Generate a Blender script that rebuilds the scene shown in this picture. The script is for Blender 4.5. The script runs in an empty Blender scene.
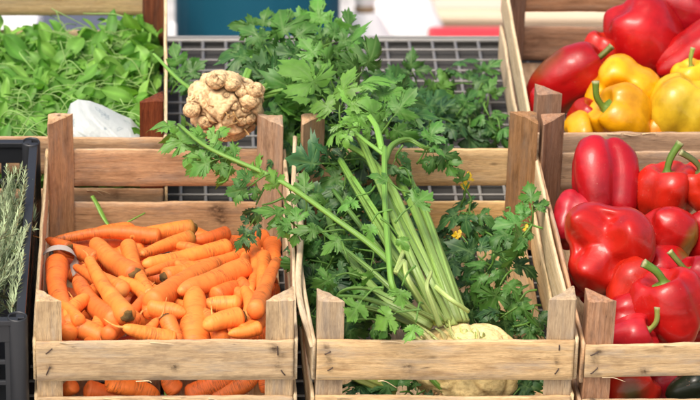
import bpy, bmesh, math, random
import numpy as np
from mathutils import Matrix, Vector

rng = np.random.default_rng(7)
random.seed(7)
sc = bpy.context.scene
COL = sc.collection
R = math.radians

# ------------------------------------------------------------------ frames
TAU, PHI = R(17), R(29)                     # tilt of the display, camera angle to the display plane
F_PX, CX, A_, B_ = 3360.0, 171.5, 4.0104, 2.6085
M = Matrix.Translation((0, 0, 0.50)) @ Matrix.Rotation(TAU, 4, 'X')
CP, SP = math.cos(PHI), math.sin(PHI)
RIGHT, UP, TOW = np.array([1., 0, 0]), np.array([0, SP, CP]), np.array([0, -CP, SP])
CL = 0.565                                  # crate length


def at(x, y, w):
    q = (y - 200) / F_PX; Bv = B_ - w
    V = Bv * (CP - q * SP) / (q * CP + SP)
    d = V * CP + Bv * SP
    return np.array([(x - CX) * d / F_PX, V - A_, w])


def atv(x, y, v):
    q = (y - 200) / F_PX; V = v + A_
    Bv = V * (q * CP + SP) / (CP - q * SP)
    d = V * CP + Bv * SP
    return np.array([(x - CX) * d / F_PX, v, B_ - Bv])


def cam3(r, u, t):
    v = RIGHT * r + UP * u + TOW * t
    return v / np.linalg.norm(v)


MPX = 1 / 668.0                              # metres per photo pixel at the front row


def nrm(v):
    v = np.asarray(v, float)
    return v / (np.linalg.norm(v) + 1e-12)


_K = rng.normal(size=(24, 3)); _PH = rng.uniform(0, 6.28, 24)


def snoise(p, freq=1.0, seed=0):
    p = np.asarray(p) * freq + seed * 1.37
    s = 0
    for i in range(6):
        j = (i * 5 + seed * 3) % 24
        s = s + np.sin(p @ _K[j] * 1.6 + _PH[j] + 1.3 * np.sin(p @ _K[(j + 7) % 24] * 1.1 + seed))
    return s / 6


# ------------------------------------------------------------------ mesh builder
class MB:
    def __init__(s):
        s.v, s.f, s.g, s.c, s.n = [], [], [], [], 0

    def add(s, v, f, g=None, c=None):
        v = np.asarray(v, float).reshape(-1, 3)
        s.v.append(v)
        s.f.extend([tuple(int(i) + s.n for i in q) for q in f])
        s.g.append(np.zeros_like(v) if g is None else np.asarray(g, float).reshape(-1, 3))
        c = np.zeros_like(v) if c is None else np.broadcast_to(np.asarray(c, float), v.shape)
        s.c.append(c)
        s.n += len(v)

    def build(s, name, mat, parent=None, origin=(0, 0, 0), smooth=True, world=False):
        v = np.vstack(s.v) - np.asarray(origin, float)
        me = bpy.data.meshes.new(name)
        me.from_pydata(v.tolist(), [], s.f)
        if smooth:
            me.polygons.foreach_set('use_smooth', [True] * len(me.polygons))
        a = me.attributes.new('gr', 'FLOAT_VECTOR', 'POINT'); a.data.foreach_set('vector', np.vstack(s.g).astype(np.float32).ravel())
        cc = np.vstack(s.c); cc = np.hstack([cc, np.ones((len(cc), 1))])
        a = me.attributes.new('col', 'FLOAT_COLOR', 'POINT'); a.data.foreach_set('color', cc.astype(np.float32).ravel())
        me.materials.append(mat)
        me.update()
        o = bpy.data.objects.new(name, me); COL.objects.link(o)
        if parent is not None:
            o.parent = parent
        else:
            T = Matrix.Translation(Vector(origin))
            o.matrix_world = T if world else M @ T
        return o


def tag(o, label, cat=None, group=None, kind=None):
    if label: o['label'] = label
    if cat: o['category'] = cat
    if group: o['group'] = group
    if kind: o['kind'] = kind
    return o


def thing(name, label, cat, loc, group=None, world=False):
    o = bpy.data.objects.new(name, None); COL.objects.link(o); o.empty_display_size = .05
    T = Matrix.Translation(Vector(loc)); o.matrix_world = T if world else M @ T
    return tag(o, label, cat, group)


def grid_faces(nu, nv, wrap_v=True, off=0):
    f = []
    for i in range(nu - 1):
        for j in range(nv if wrap_v else nv - 1):
            k = (j + 1) % nv
            f.append((off + i * nv + j, off + i * nv + k, off + (i + 1) * nv + k, off + (i + 1) * nv + j))
    return f


def spline(pts, n):
    P = np.asarray(pts, float)
    if len(P) == 2:
        t = np.linspace(0, 1, n)[:, None]
        return P[0] * (1 - t) + P[1] * t
    Q = np.vstack([2 * P[0] - P[1], P, 2 * P[-1] - P[-2]])
    out = []
    for s in np.linspace(0, len(P) - 1 - 1e-9, n):
        i = int(s); t = s - i
        a, b, c, d = Q[i], Q[i + 1], Q[i + 2], Q[i + 3]
        out.append(.5 * (2 * b + (c - a) * t + (2 * a - 5 * b + 4 * c - d) * t * t + (-a + 3 * b - 3 * c + d) * t ** 3))
    return np.array(out)


def frames(path):
    T = np.gradient(path, axis=0); T /= np.linalg.norm(T, axis=1)[:, None] + 1e-12
    n = np.cross(T[0], [0.31, .17, .93]); n = nrm(n)
    N, Bn = [], []
    for t in T:
        n = n - t * (n @ t); n = nrm(n); N.append(n); Bn.append(np.cross(t, n))
    return T, np.array(N), np.array(Bn)


def tube(mb, path, rad, ns=8, col=(0, 0, 0), ridge=0, nridge=5, flat=1.0, caps=True, groove=0):
    path = np.asarray(path); n = len(path)
    rad = np.broadcast_to(rad, (n,)) if np.ndim(rad) <= 1 else rad
    T, N, Bn = frames(path)
    th = np.linspace(0, 2 * np.pi, ns, endpoint=False)
    rr = 1 + ridge * np.cos(nridge * th)
    if groove:
        t0_ = math.atan2(TOW @ Bn[n // 3], TOW @ N[n // 3]) + rng.uniform(-.7, .7)
        rr = rr * (1 - groove * np.exp(-((((th - t0_ + np.pi) % (2 * np.pi)) - np.pi) / .5) ** 2))
    v = path[:, None, :] + (rad[:, None, None] * rr[None, :, None]) * (np.cos(th)[None, :, None] * N[:, None, :] + flat * np.sin(th)[None, :, None] * Bn[:, None, :])
    s = np.concatenate([[0], np.cumsum(np.linalg.norm(np.diff(path, axis=0), axis=1))])
    g = np.stack([np.repeat(s, ns), np.tile(np.cos(th), n) * np.repeat(rad, ns), np.tile(np.sin(th), n) * np.repeat(rad, ns)], 1)
    g += rng.uniform(0, 9, 3)
    f = grid_faces(n, ns)
    if caps:
        f.append(tuple(range(ns))[::-1]); f.append(tuple((n - 1) * ns + j for j in range(ns)))
    c = np.asarray(col, float)
    if c.ndim == 2: c = np.repeat(c, ns, 0)
    mb.add(v.reshape(-1, 3), f, g, c)
    return T[-1], N[-1], Bn[-1]


# ------------------------------------------------------------------ materials
def mat(name):
    m = bpy.data.materials.new(name); m.use_nodes = True
    nt = m.node_tree; nt.nodes.clear()
    out = nt.nodes.new('ShaderNodeOutputMaterial'); b = nt.nodes.new('ShaderNodeBsdfPrincipled')
    nt.links.new(b.outputs[0], out.inputs[0])
    return m, nt, b


class N_:
    def __init__(s, nt): s.nt = nt

    def n(s, t, **kw):
        d = s.nt.nodes.new(t)
        for k, v in kw.items():
            setattr(d, k, v)
        return d

    def l(s, a, b): s.nt.links.new(a, b)

    def attr(s, name):
        return s.n('ShaderNodeAttribute', attribute_name=name)

    def noise(s, vec, scale=1, detail=4, rough=.55, sv=None):
        if sv is not None:
            mp = s.n('ShaderNodeMapping'); mp.inputs['Scale'].default_value = sv; s.l(vec, mp.inputs[0]); vec = mp.outputs[0]
        d = s.n('ShaderNodeTexNoise'); s.l(vec, d.inputs['Vector'])
        d.inputs['Scale'].default_value = scale; d.inputs['Detail'].default_value = detail; d.inputs['Roughness'].default_value = rough
        return d.outputs['Fac']

    def ramp(s, fac, stops):
        d = s.n('ShaderNodeValToRGB'); s.l(fac, d.inputs[0])
        e = d.color_ramp.elements
        while len(e) < len(stops): e.new(.5)
        for k, (p, c) in zip(e, stops):
            k.position = p; k.color = (*c, 1) if len(c) == 3 else c
        return d.outputs[0]

    def mix(s, fac, a, b, mode='MIX'):
        d = s.n('ShaderNodeMix', data_type='RGBA', blend_type=mode)
        for k, v in ((0, fac), (6, a), (7, b)):
            if hasattr(v, 'is_output'): s.l(v, d.inputs[k])
            elif k == 0: d.inputs[0].default_value = v
            else: d.inputs[k].default_value = (*v, 1)
        return d.outputs[2]

    def math(s, op, a, b=0.0, clamp=False):
        d = s.n('ShaderNodeMath', operation=op, use_clamp=clamp)
        for k, v in ((0, a), (1, b)):
            if hasattr(v, 'is_output'): s.l(v, d.inputs[k])
            else: d.inputs[k].default_value = v
        return d.outputs[0]

    def bump(s, h, strength, dist, bsdf):
        d = s.n('ShaderNodeBump'); d.inputs['Strength'].default_value = strength; d.inputs['Distance'].default_value = dist
        s.l(h, d.inputs['Height']); s.l(d.outputs[0], bsdf.inputs['Normal'])


def wood(name, light, mid, dark, stain=.5):
    m, nt, b = mat(name); k = N_(nt)
    g = k.attr('gr').outputs['Vector']
    oi = k.n('ShaderNodeObjectInfo').outputs['Random']
    warp = k.noise(g, 1, 2, .5, (6, 22, 22))
    gv = k.n('ShaderNodeVectorMath', operation='ADD'); sc_ = k.n('ShaderNodeVectorMath', operation='SCALE'); sc_.inputs['Scale'].default_value = .02
    wv = k.n('ShaderNodeCombineXYZ'); k.l(warp, wv.inputs[1]); k.l(warp, wv.inputs[2])
    k.l(wv.outputs[0], sc_.inputs[0]); k.l(g, gv.inputs[0]); k.l(sc_.outputs[0], gv.inputs[1])
    grain = k.noise(gv.outputs[0], 1, 5, .6, (7, 170, 170))
    fibre = k.noise(gv.outputs[0], 1, 3, .7, (60, 1300, 1300))
    broad = k.noise(g, 1, 3, .55, (7, 16, 16))
    c = k.ramp(grain, [(.28, dark), (.46, mid), (.66, light)])
    c = k.mix(k.math('MULTIPLY', broad, .55), c, mid)
    c = k.mix(.75, c, k.ramp(fibre, [(.3, (.55, .48, .42)), (.6, (1.12, 1.1, 1.08))]), 'MULTIPLY')
    c = k.mix(.5, c, k.ramp(k.noise(g, 1, 4, .7, (25, 420, 420)), [(.34, (.62, .60, .58)), (.5, (1, 1, 1)), (.7, (1.12, 1.1, 1.05))]), 'MULTIPLY')
    # weathered blotches, knots and streaks
    bl = k.ramp(k.noise(g, 1, 5, .62, (14, 38, 38)), [(.52, (0, 0, 0)), (.72, (1, 1, 1))])
    gy = k.ramp(k.noise(g, 1, 5, .7, (10, 60, 60)), [(.48, (0, 0, 0)), (.68, (1, 1, 1))])
    c = k.mix(k.math('MULTIPLY', gy, stain * .7), c, tuple(sum(mid) / 3 * q for q in (.80, .74, .66)))
    c = k.mix(k.math('MULTIPLY', bl, stain), c, tuple(x * .55 for x in dark))
    vo = k.n('ShaderNodeTexVoronoi'); mp = k.n('ShaderNodeMapping'); mp.inputs['Scale'].default_value = (13, 30, 30)
    k.l(g, mp.inputs[0]); k.l(mp.outputs[0], vo.inputs['Vector']); vo.inputs['Scale'].default_value = 1
    spot = k.ramp(vo.outputs['Distance'], [(.05, (1, 1, 1)), (.13, (0, 0, 0))])
    gate = k.ramp(k.noise(g, 1, 1, .5, (9, 19, 19)), [(.44, (0, 0, 0)), (.52, (1, 1, 1))])
    c = k.mix(k.math('MULTIPLY', k.math('MULTIPLY', spot, gate), .8), c, tuple(x * .22 for x in dark))
    crk = k.ramp(k.noise(g, 1, 2, .5, (4, 130, 130)), [(.492, (0, 0, 0)), (.5, (1, 1, 1)), (.508, (0, 0, 0))])
    cg = k.ramp(k.noise(g, 1, 2, .5, (11, 26, 26)), [(.5, (0, 0, 0)), (.62, (1, 1, 1))])
    c = k.mix(k.math('MULTIPLY', k.math('MULTIPLY', crk, cg), .75), c, tuple(x * .2 for x in dark))
    st = k.attr('col').outputs['Color']; sx = k.n('ShaderNodeSeparateColor'); k.l(st, sx.inputs[0])
    sm = k.math('MULTIPLY', sx.outputs[0], k.ramp(k.noise(g, 1, 4, .7, (90, 160, 160)), [(.35, (.2, .2, .2)), (.55, (1, 1, 1))]), True)
    c = k.mix(sm, c, (.035, .018, .010))
    hv = k.n('ShaderNodeHueSaturation'); k.l(c, hv.inputs['Color'])
    k.l(k.math('ADD', k.math('MULTIPLY', oi, .36), .82), hv.inputs['Value'])
    k.l(k.math('ADD', k.math('MULTIPLY', oi, .2), .9), hv.inputs['Saturation'])
    k.l(hv.outputs[0], b.inputs['Base Color'])
    b.inputs['Roughness'].default_value = .78; b.inputs['Specular IOR Level'].default_value = .25
    k.bump(k.math('ADD', k.math('MULTIPLY', grain, .6), k.math('MULTIPLY', fibre, .5)), .55, .0012, b)
    return m


WSTRAW = wood('straw_coloured_wood', (.65, .49, .295), (.55, .40, .23), (.34, .21, .11), .65)
WPINK = wood('pinkish_wood', (.62, .43, .265), (.53, .345, .20), (.33, .195, .105), .7)
WCREAM = wood('cream_veneer', (.78, .65, .44), (.70, .55, .34), (.48, .33, .17), .25)
WBROWN = wood('brown_fibrous_wood', (.34, .21, .12), (.26, .15, .08), (.13, .07, .035), .6)
WGREY = wood('greyed_brown_wood', (.45, .28, .18), (.34, .195, .12), (.19, .10, .058), .55)
WRED = wood('dark_red_wood', (.25, .07, .022), (.15, .035, .011), (.05, .012, .005), .6)
WGOLD = wood('golden_wood', (.72, .54, .30), (.62, .43, .22), (.42, .26, .115), .35)


def simple(name, col, rough=.5, spec=.5, nscale=40, nvar=.25, bump=0.0, metal=0.0, coat=0):
    m, nt, b = mat(name); k = N_(nt)
    tc = k.n('ShaderNodeTexCoord').outputs['Object']
    f = k.noise(tc, nscale, 4)
    c = k.mix(k.math('MULTIPLY', f, nvar * 2), col, tuple(x * (1 - nvar * 1.6) for x in col))
    k.l(c, b.inputs['Base Color'])
    b.inputs['Roughness'].default_value = rough; b.inputs['Specular IOR Level'].default_value = spec; b.inputs['Metallic'].default_value = metal
    b.inputs['Coat Weight'].default_value = coat
    if bump: k.bump(f, bump, .002, b)
    return m


STAPLE = simple('rusty_staple', (.07, .04, .03), .6, .5, 200, .4)
BLACKP = simple('black_plastic', (.022, .024, .028), .42, .5, 30, .25, .08)
GALV = simple('galvanised_wire', (.34, .33, .31), .55, .4, 60, .3, 0, .15)
BOARD = simple('grey_board', (.062, .060, .056), .9, .2, 25, .35, .2)
PAPER = simple('white_paper', (.46, .40, .35), .8, .2, 90, .15, .1)


def attr_mat(name, rough, spec, coat=0, coat_rough=.1, sss=0, nsc=(200, 200, 200), namt=.15, bump=.1, bdist=.001, trans=0, darkc=None, rvar=0, marks=None):
    """colour comes from the 'col' attribute (pigment), broken up by noise"""
    m, nt, b = mat(name); k = N_(nt)
    g = k.attr('gr').outputs['Vector']; c = k.attr('col').outputs['Color']
    f = k.noise(g, 1, 5, .6, nsc)
    f2 = k.noise(g, 1, 3, .5, tuple(x * .22 for x in nsc))
    lo = darkc or (.45, .45, .45)
    c2 = k.mix(namt, c, k.ramp(f, [(.32, lo), (.52, (1, 1, 1)), (.75, (1.25, 1.25, 1.25))]), 'MULTIPLY')
    c2 = k.mix(namt, c2, k.ramp(f2, [(.3, (.6, .6, .6)), (.7, (1.3, 1.3, 1.3))]), 'MULTIPLY')
    if marks:
        mc, ms_, th_, am = marks
        mk_ = k.ramp(k.noise(g, 1, 3, .6, ms_), [(th_, (0, 0, 0)), (th_ + .05, (1, 1, 1))])
        gt_ = k.ramp(k.noise(g, 1, 2, .5, (34, 34, 34)), [(.46, (0, 0, 0)), (.62, (1, 1, 1))])
        c2 = k.mix(k.math('MULTIPLY', k.math('MULTIPLY', mk_, gt_), am), c2, mc)
    oi = k.n('ShaderNodeObjectInfo').outputs['Random']
    hv = k.n('ShaderNodeHueSaturation'); k.l(c2, hv.inputs['Color'])
    k.l(k.math('ADD', k.math('MULTIPLY', oi, .3), .85), hv.inputs['Value'])
    k.l(k.math('ADD', k.math('MULTIPLY', oi, .007), .4975), hv.inputs['Hue'])
    k.l(hv.outputs[0], b.inputs['Base Color'])
    if rvar:
        k.l(k.math('ADD', k.math('MULTIPLY', f2, rvar), rough - rvar / 2), b.inputs['Roughness'])
    else: b.inputs['Roughness'].default_value = rough
    b.inputs['Specular IOR Level'].default_value = spec
    b.inputs['Coat Weight'].default_value = coat; b.inputs['Coat Roughness'].default_value = coat_rough
    if sss:
        b.inputs['Subsurface Weight'].default_value = sss; b.inputs['Subsurface Radius'].default_value = (1, .5, .2); b.inputs['Subsurface Scale'].default_value = .004
    if bump: k.bump(f, bump, bdist, b)
    if trans:
        tr = k.n('ShaderNodeBsdfTranslucent'); ms = k.n('ShaderNodeMixShader'); ms.inputs[0].default_value = trans
        lit = k.mix(1, hv.outputs[0], (1.1, 1.35, .55), 'MULTIPLY'); k.l(lit, tr.inputs[0])
        out = nt.nodes['Material Output']; k.l(b.outputs[0], ms.inputs[1]); k.l(tr.outputs[0], ms.inputs[2]); k.l(ms.outputs[0], out.inputs[0])
    return m


CARROT = attr_mat('carrot_skin', .5, .35, .0, .3, .12, (600, 110, 110), .18, .5, .0008, darkc=(.5, .36, .3), rvar=.2, marks=((.30, .085, .02), (1000, 70, 70), .51, .85))
STUB = attr_mat('carrot_stub', .85, .2, nsc=(300, 300, 300), namt=.6, bump=.5, bdist=.002)
PEPPER = attr_mat('pepper_skin', .36, .36, .24, .05, 0, (48, 48, 48), .42, .22, .0035, darkc=(.55, .45, .45), rvar=.2, marks=((.55, .30, .20), (260, 260, 260), .66, .35))
PSTEM = attr_mat('pepper_stem', .5, .4, nsc=(60, 300, 300), namt=.3, bump=.2)
ROOT = attr_mat('celeriac_skin', .75, .25, 0, .3, .12, (190, 190, 190), .6, .7, .002, darkc=(.5, .4, .28))
STALK = attr_mat('celery_stalk', .4, .45, .05, .2, .1, (18, 520, 520), .55, .3, .0008, darkc=(.6, .66, .45))
LEAF = attr_mat('celery_leaf', .44, .34, 0, .2, 0, (90, 90, 90), .4, .35, .0015, trans=.22, darkc=(.6, .66, .6), rvar=.2)
GREEN = attr_mat('salad_leaf', .5, .35, 0, .2, 0, (60, 60, 60), .3, .2, .001, trans=.32, darkc=(.7, .75, .6))
ROSEM = attr_mat('rosemary', .6, .3, nsc=(60, 60, 60), namt=.3, bump=0, trans=.1)


# ------------------------------------------------------------------ wooden crates
def plank(mb, L, h, t, xf, nx=40, bow=0.0, rough=1.0, stains=(), notch=0.0, wav=0.0):
    """canonical plank: x 0..L, y 0..h, z 0..t, mapped by xf(x,y,z)"""
    sd = int(rng.integers(0, 1000)); e = min(.0011, t * .3)
    ny = 7
    ys = np.linspace(e, h - e, ny)
    loop = [(y, 0) for y in ys] + [(h, e), (h, t - e)] + [(y, t) for y in ys[::-1]] + [(0, t - e), (0, e)]
    loop = np.array(loop); nl = len(loop)
    xs = np.linspace(0, L, nx)
    V = np.zeros((nx, nl, 3)); V[..., 0] = xs[:, None]; V[..., 1] = loop[None, :, 0]; V[..., 2] = loop[None, :, 1]
    q = V.copy()
    G = V.copy()
    top = (loop[:, 0] / h)[None, :]
    x1 = np.stack([xs, xs * 0 + sd, xs * 0], 1)
    edge_t = snoise(x1, 14, sd % 17) * .0019 + snoise(x1, 70, (sd + 3) % 17) * .0010 * rough
    edge_b = snoise(x1, 12, (sd + 5) % 17) * .0012 + snoise(x1, 60, (sd + 8) % 17) * .0005 * rough
    if notch:
        chips = np.clip(snoise(x1, 33, (sd + 2) % 17) - .45, 0, 1) * notch
        edge_t = edge_t - chips
    q[..., 1] += top * edge_t[:, None] + (1 - top) * edge_b[:, None]
    q[..., 2] += bow * np.sin(np.pi * xs / L)[:, None] + (snoise(np.stack([xs * 6, xs * 0 + sd, xs * 0], 1), 1, sd % 13) * .0012)[:, None]
    if wav: q[..., 2] += (wav * snoise(x1, 16, (sd + 9) % 17))[:, None]
    endn = snoise(np.stack([loop[:, 0] * 90, loop[:, 1] * 60, loop[:, 0] * 0 + sd], 1), 1, sd % 11) * .0012
    q[0, :, 0] += endn; q[-1, :, 0] += endn[::-1]
    S = np.zeros_like(V)
    for (sx, sy, sr) in stains:
        d = np.hypot((V[..., 0] - sx) * .8, V[..., 1] - sy)
        S[..., 0] = np.maximum(S[..., 0], np.exp(-(d / sr) ** 2))
    vv = np.array([xf(*p) for p in q.reshape(-1, 3)])
    f = grid_faces(nx, nl)
    f = [tuple(reversed(a)) for a in f]
    f.append(tuple(range(nl))); f.append(tuple((nx - 1) * nl + j for j in reversed(range(nl))))
    # normals made consistent later
    mb.add(vv, f, G.reshape(-1, 3) + rng.uniform(0, 40, 3), S.reshape(-1, 3))


def post(mb, cx, cy, sx, sy, H, leg=.040, rough=1.0, w0=0.004):
    """triangular corner post, right angle at (cx,cy), legs towards sx,sy"""
    sd = int(rng.integers(0, 1000))
    P = np.array([(0, 0), (leg, 0), (0, leg)], float)
    loop = []
    for i in range(3):
        a, b = P[i], P[(i + 1) % 3]
        for t in np.linspace(.05, .95, 8): loop.append(a * (1 - t) + b * t)
    loop = np.array(loop); nl = len(loop)
    nz = 18; zs = np.linspace(w0, H, nz)
    V = np.zeros((nz, nl, 3)); V[..., 0] = loop[None, :, 0]; V[..., 1] = loop[None, :, 1]; V[..., 2] = zs[:, None]
    n = snoise(V.reshape(-1, 3) * [60, 60, 9], 1, sd % 17).reshape(nz, nl) * .0011
    cen = loop.mean(0)
    out = (loop - cen) / np.linalg.norm(loop - cen, axis=1)[:, None]
    V[..., :2] += out[None] * n[..., None]
    V[-1, :, 2] += snoise(np.c_[loop * 130, loop[:, :1] * 0 + sd], 1, sd % 13) * .0022 * rough
    rows = [V.reshape(-1, 3)]
    for s in (.72, .4, .05):
        r_ = np.c_[cen + (loop - cen) * s, np.full(nl, H)]
        r_[:, 2] += snoise(np.c_[r_[:, :2] * 230, r_[:, :1] * 0 + sd], 1, sd % 7) * .0016 * rough + .001
        rows.append(r_)
    A = np.vstack(rows)
    f = grid_faces(nz + 3, nl); f.append(tuple((nz + 2) * nl + j for j in range(nl))); f.append(tuple(reversed(range(nl))))
    g = A[:, [2, 0, 1]] + rng.uniform(0, 40, 3)
    A = A.copy(); A[:, 0] = cx + sx * A[:, 0]; A[:, 1] = cy + sy * A[:, 1]
    mb.add(A, f, g)


def fix_normals(o):
    bm = bmesh.new(); bm.from_mesh(o.data); bmesh.ops.recalc_face_normals(bm, faces=bm.faces); bm.to_mesh(o.data); bm.free()


def staples(slat, pts):
    for (x, y, z, a) in pts:
        mb = MB()
        d = np.array([math.cos(a), 0, math.sin(a)]) * rng.uniform(.003, .007)
        p = np.array([x, y, z])
        tube(mb, spline([p - d + [0, .0025, 0], p - d * .9, p + d * .9, p + d + [0, .0025, 0]], 8), .0009, 5)
        mb.build('staple', STAPLE, slat)


def crate(label, u0, v0, yaw, W=.36, front=WSTRAW, rear=WPINK, side=WCREAM, fpost=WSTRAW, rpost=WPINK, leftbow=0.0, rightbow=0.0,
          fh=.064, rear_h=.064, rr_post=None, stain_rear=(), stain_front=(), H=.225, top=.163, left_post=None, splinter=False):
    t = thing('wooden_crate', label, 'crate', (u0, v0, 0), 'slatted wooden crates on the display rack')
    t.matrix_world = t.matrix_world @ Matrix.Rotation(R(yaw), 4, 'Z')
    L = CL
    T6 = .006

    def mk(name, m, *a, **kw):
        mb = MB(); plank(mb, *a, **kw); o = mb.build(name, m, t); fix_normals(o); return o
    for i, (sx, sy, x, y, pm) in enumerate(((1, 1, 0, 0, left_post or fpost), (-1, 1, W, 0, fpost), (1, -1, 0, L, rpost), (-1, -1, W, L, rr_post or rpost))):
        mb = MB(); post(mb, x, y, sx, sy, H + rng.uniform(-.003, .003), rng.uniform(.038, .042), 1.6 if pm is WBROWN else 1)
        o = mb.build('post', pm, t, smooth=False); fix_normals(o)
    for k, (lo, hh) in enumerate(((top - fh, fh), (top - .092 - fh, fh))):
        tl = rng.uniform(-.0015, .0015)
        s = mk('front_slat', front, W, hh, T6, lambda x, y, z, lo=lo, tl=tl: (x, -.0005 - T6 + z, lo + y + tl * (x / W * 2 - 1)), nx=90, notch=.006, stains=tuple(stain_front if k == 0 else ()) + tuple((rng.choice([.017, W - .018]) + rng.uniform(-.006, .006), rng.uniform(.01, .055), rng.uniform(.003, .006)) for _ in range(3)) + ((rng.uniform(.05, .3), rng.uniform(0, .06), rng.uniform(.004, .008)),))
        if v0 < .3:
            staples(s, [(.016 + rng.uniform(-.004, .004), -T6 - .0014, lo + hh * q + rng.uniform(-.004, .004), rng.uniform(.4, 1.3)) for q in (.25, .75)] +
                    [(W - .018 + rng.uniform(-.005, .005), -T6 - .0014, lo + hh * q + rng.uniform(-.004, .004), rng.uniform(.9, 2.3)) for q in (.22, .78)])
        for _ in range(3):
            mb = MB(); xs_ = rng.uniform(.02, W - .05); ez = lo + (hh if rng.uniform() < .6 else 0)
            pp = [(xs_, -T6 - .0006, ez - .001), (xs_ + rng.uniform(.008, .02), -T6 - .002, ez + rng.uniform(-.003, .002)), (xs_ + rng.uniform(.02, .034), -T6 - rng.uniform(.003, .008), ez + rng.uniform(-.009, .004))]
            tube(mb, spline(pp, 9), np.linspace(.0009, .0003, 9), 5)
            mb.build('splinter', WCREAM, s)
    for k, (lo, hh) in enumerate(((top - rear_h - .003, rear_h), (top - .096 - rear_h, rear_h))):
        mk('rear_slat', rear, W, hh, T6, lambda x, y, z, lo=lo: (x, L + .0005 + z, lo + y), nx=90, notch=.003, stains=stain_rear if k == 1 else ())
    for k, (lo, hh) in enumerate(((top - .066, .066), (top - .158, .066))):
        b = leftbow * (1 if k == 0 else .5)
        mk('side_slat', side, L, hh, .005, lambda x, y, z, lo=lo: (-.0005 - z, x, lo + y), nx=60, bow=b, notch=.006, wav=.0015 + abs(leftbow) * .08)
        b = rightbow * (1 if k == 0 else .5)
        mk('side_slat', side, L, hh, .005, lambda x, y, z, lo=lo: (W + .0005 + z, x, lo + y), nx=60, bow=b, notch=.006, wav=.0015 + abs(rightbow) * .08)
    nb = 4
    for i in range(nb):
        wbd = .078
        x0 = .006 + i * (W - .012 - wbd) / (nb - 1)
        mk('floor_board', front, L - .02, wbd, .0035, lambda x, y, z, x0=x0: (x0 + y, .01 + x, z), nx=20)
    if splinter:
        mb = MB()
        p = [(-.010, L - .03, .2), (-.018, L - .2, .185), (-.010, .3, .178), (-.020, .12, .168), (-.004, .0, .15)]
        tube(mb, spline(p, 30), np.linspace(.0035, .006, 30), 6, flat=.4)
        o = mb.build('splinter', side, t)
    return t


carrot_crate = crate('slatted wooden crate full of carrots at the front left', -.1893, 0, 0, stain_rear=((.262, .05, .013), (.268, .034, .008)), stain_front=((.333, .052, .006),), rightbow=.004)
celery_crate = crate('slatted wooden crate holding celeriac and celery leaves, between carrots and peppers', .2030, 0, .4, rear=WGOLD, rr_post=WBROWN, leftbow=.012, rightbow=-.004, splinter=True)
red_crate = crate('slatted wooden crate of red peppers at the front right', .579, 0.0, 1.3, top=.157, fpost=WGREY, rpost=WGREY, rear=WPINK, fh=.052, side=WPINK)
green_crate = crate('slatted wooden crate heaped with green salad leaves at the back left', -.3725, .607, 0, rear=WGOLD, fpost=WRED, rpost=WRED, front=WPINK)
yellow_crate = crate('slatted wooden crate with yellow and red peppers at the back right', .5665, .622, -.3, fpost=WGREY, rpost=WGREY, rear=WGREY, front=WPINK)

# ------------------------------------------------------------------ display rack
def box(mb, lo, hi, xf=None, g=True):
    x0, y0, z0 = lo; x1, y1, z1 = hi
    v = np.array([(x, y, z) for x in (x0, x1) for y in (y0, y1) for z in (z0, z1)])
    f = [(0, 1, 3, 2), (4, 6, 7, 5), (0, 4, 5, 1), (2, 3, 7, 6), (0, 2, 6, 4), (1, 5, 7, 3)]
    mb.add(v, f, v + rng.uniform(0, 9, 3))


rack = thing('display_rack', 'grey wire grid display rack sloping under all the crates', 'display rack', (0, 0, 0))
mb = MB()
V0, V1, U0, U1 = -.12, 1.281, -.95, 1.5
for u in np.arange(U0, U1, .0402):
    tube(mb, [(u, V0, -.006), (u, V1, -.006)], .0031, 6)
for v in np.arange(V1, V0, -.0402):
    tube(mb, [(U0, v, -.003), (U1, v, -.003)], .0022, 6)
tube(mb, [(U0, V1, -.005), (U1, V1, -.005)], .004, 8)
mb.build('wire_grid', GALV, rack)
mb = MB(); box(mb, (U0, V0, -.024), (U1, V1 - .004, -.014)); mb.build('backing_board', BOARD, rack, smooth=False)
mb = MB(); box(mb, (U0, V1 + .005, -.060), (U1, V1 + .011, -.001)); mb.build('edge_strip', GALV, rack, smooth=False)
mb = MB()
for v in (V0, .5, V1 - .03): box(mb, (U0, v, -.066), (U1, v + .03, -.0245))
mb.build('rail', GALV, rack, smooth=False)
Minv = M.inverted()
for u in (U0 + .03, .27, U1 - .06):
    for v in (V0 + .015, V1 - .015):
        top = M @ Vector((u, v, -.0665)); b0 = Minv @ Vector((top.x, top.y, .0))
        mb = MB(); tube(mb, [np.array(b0), np.array(Minv @ top)], .014, 10); mb.build('leg', GALV, rack)

# ------------------------------------------------------------------ carrots
CG = 'carrots heaped in the front left crate'
NP = 64
C_OR = np.array([.87, .195, .034])


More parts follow.
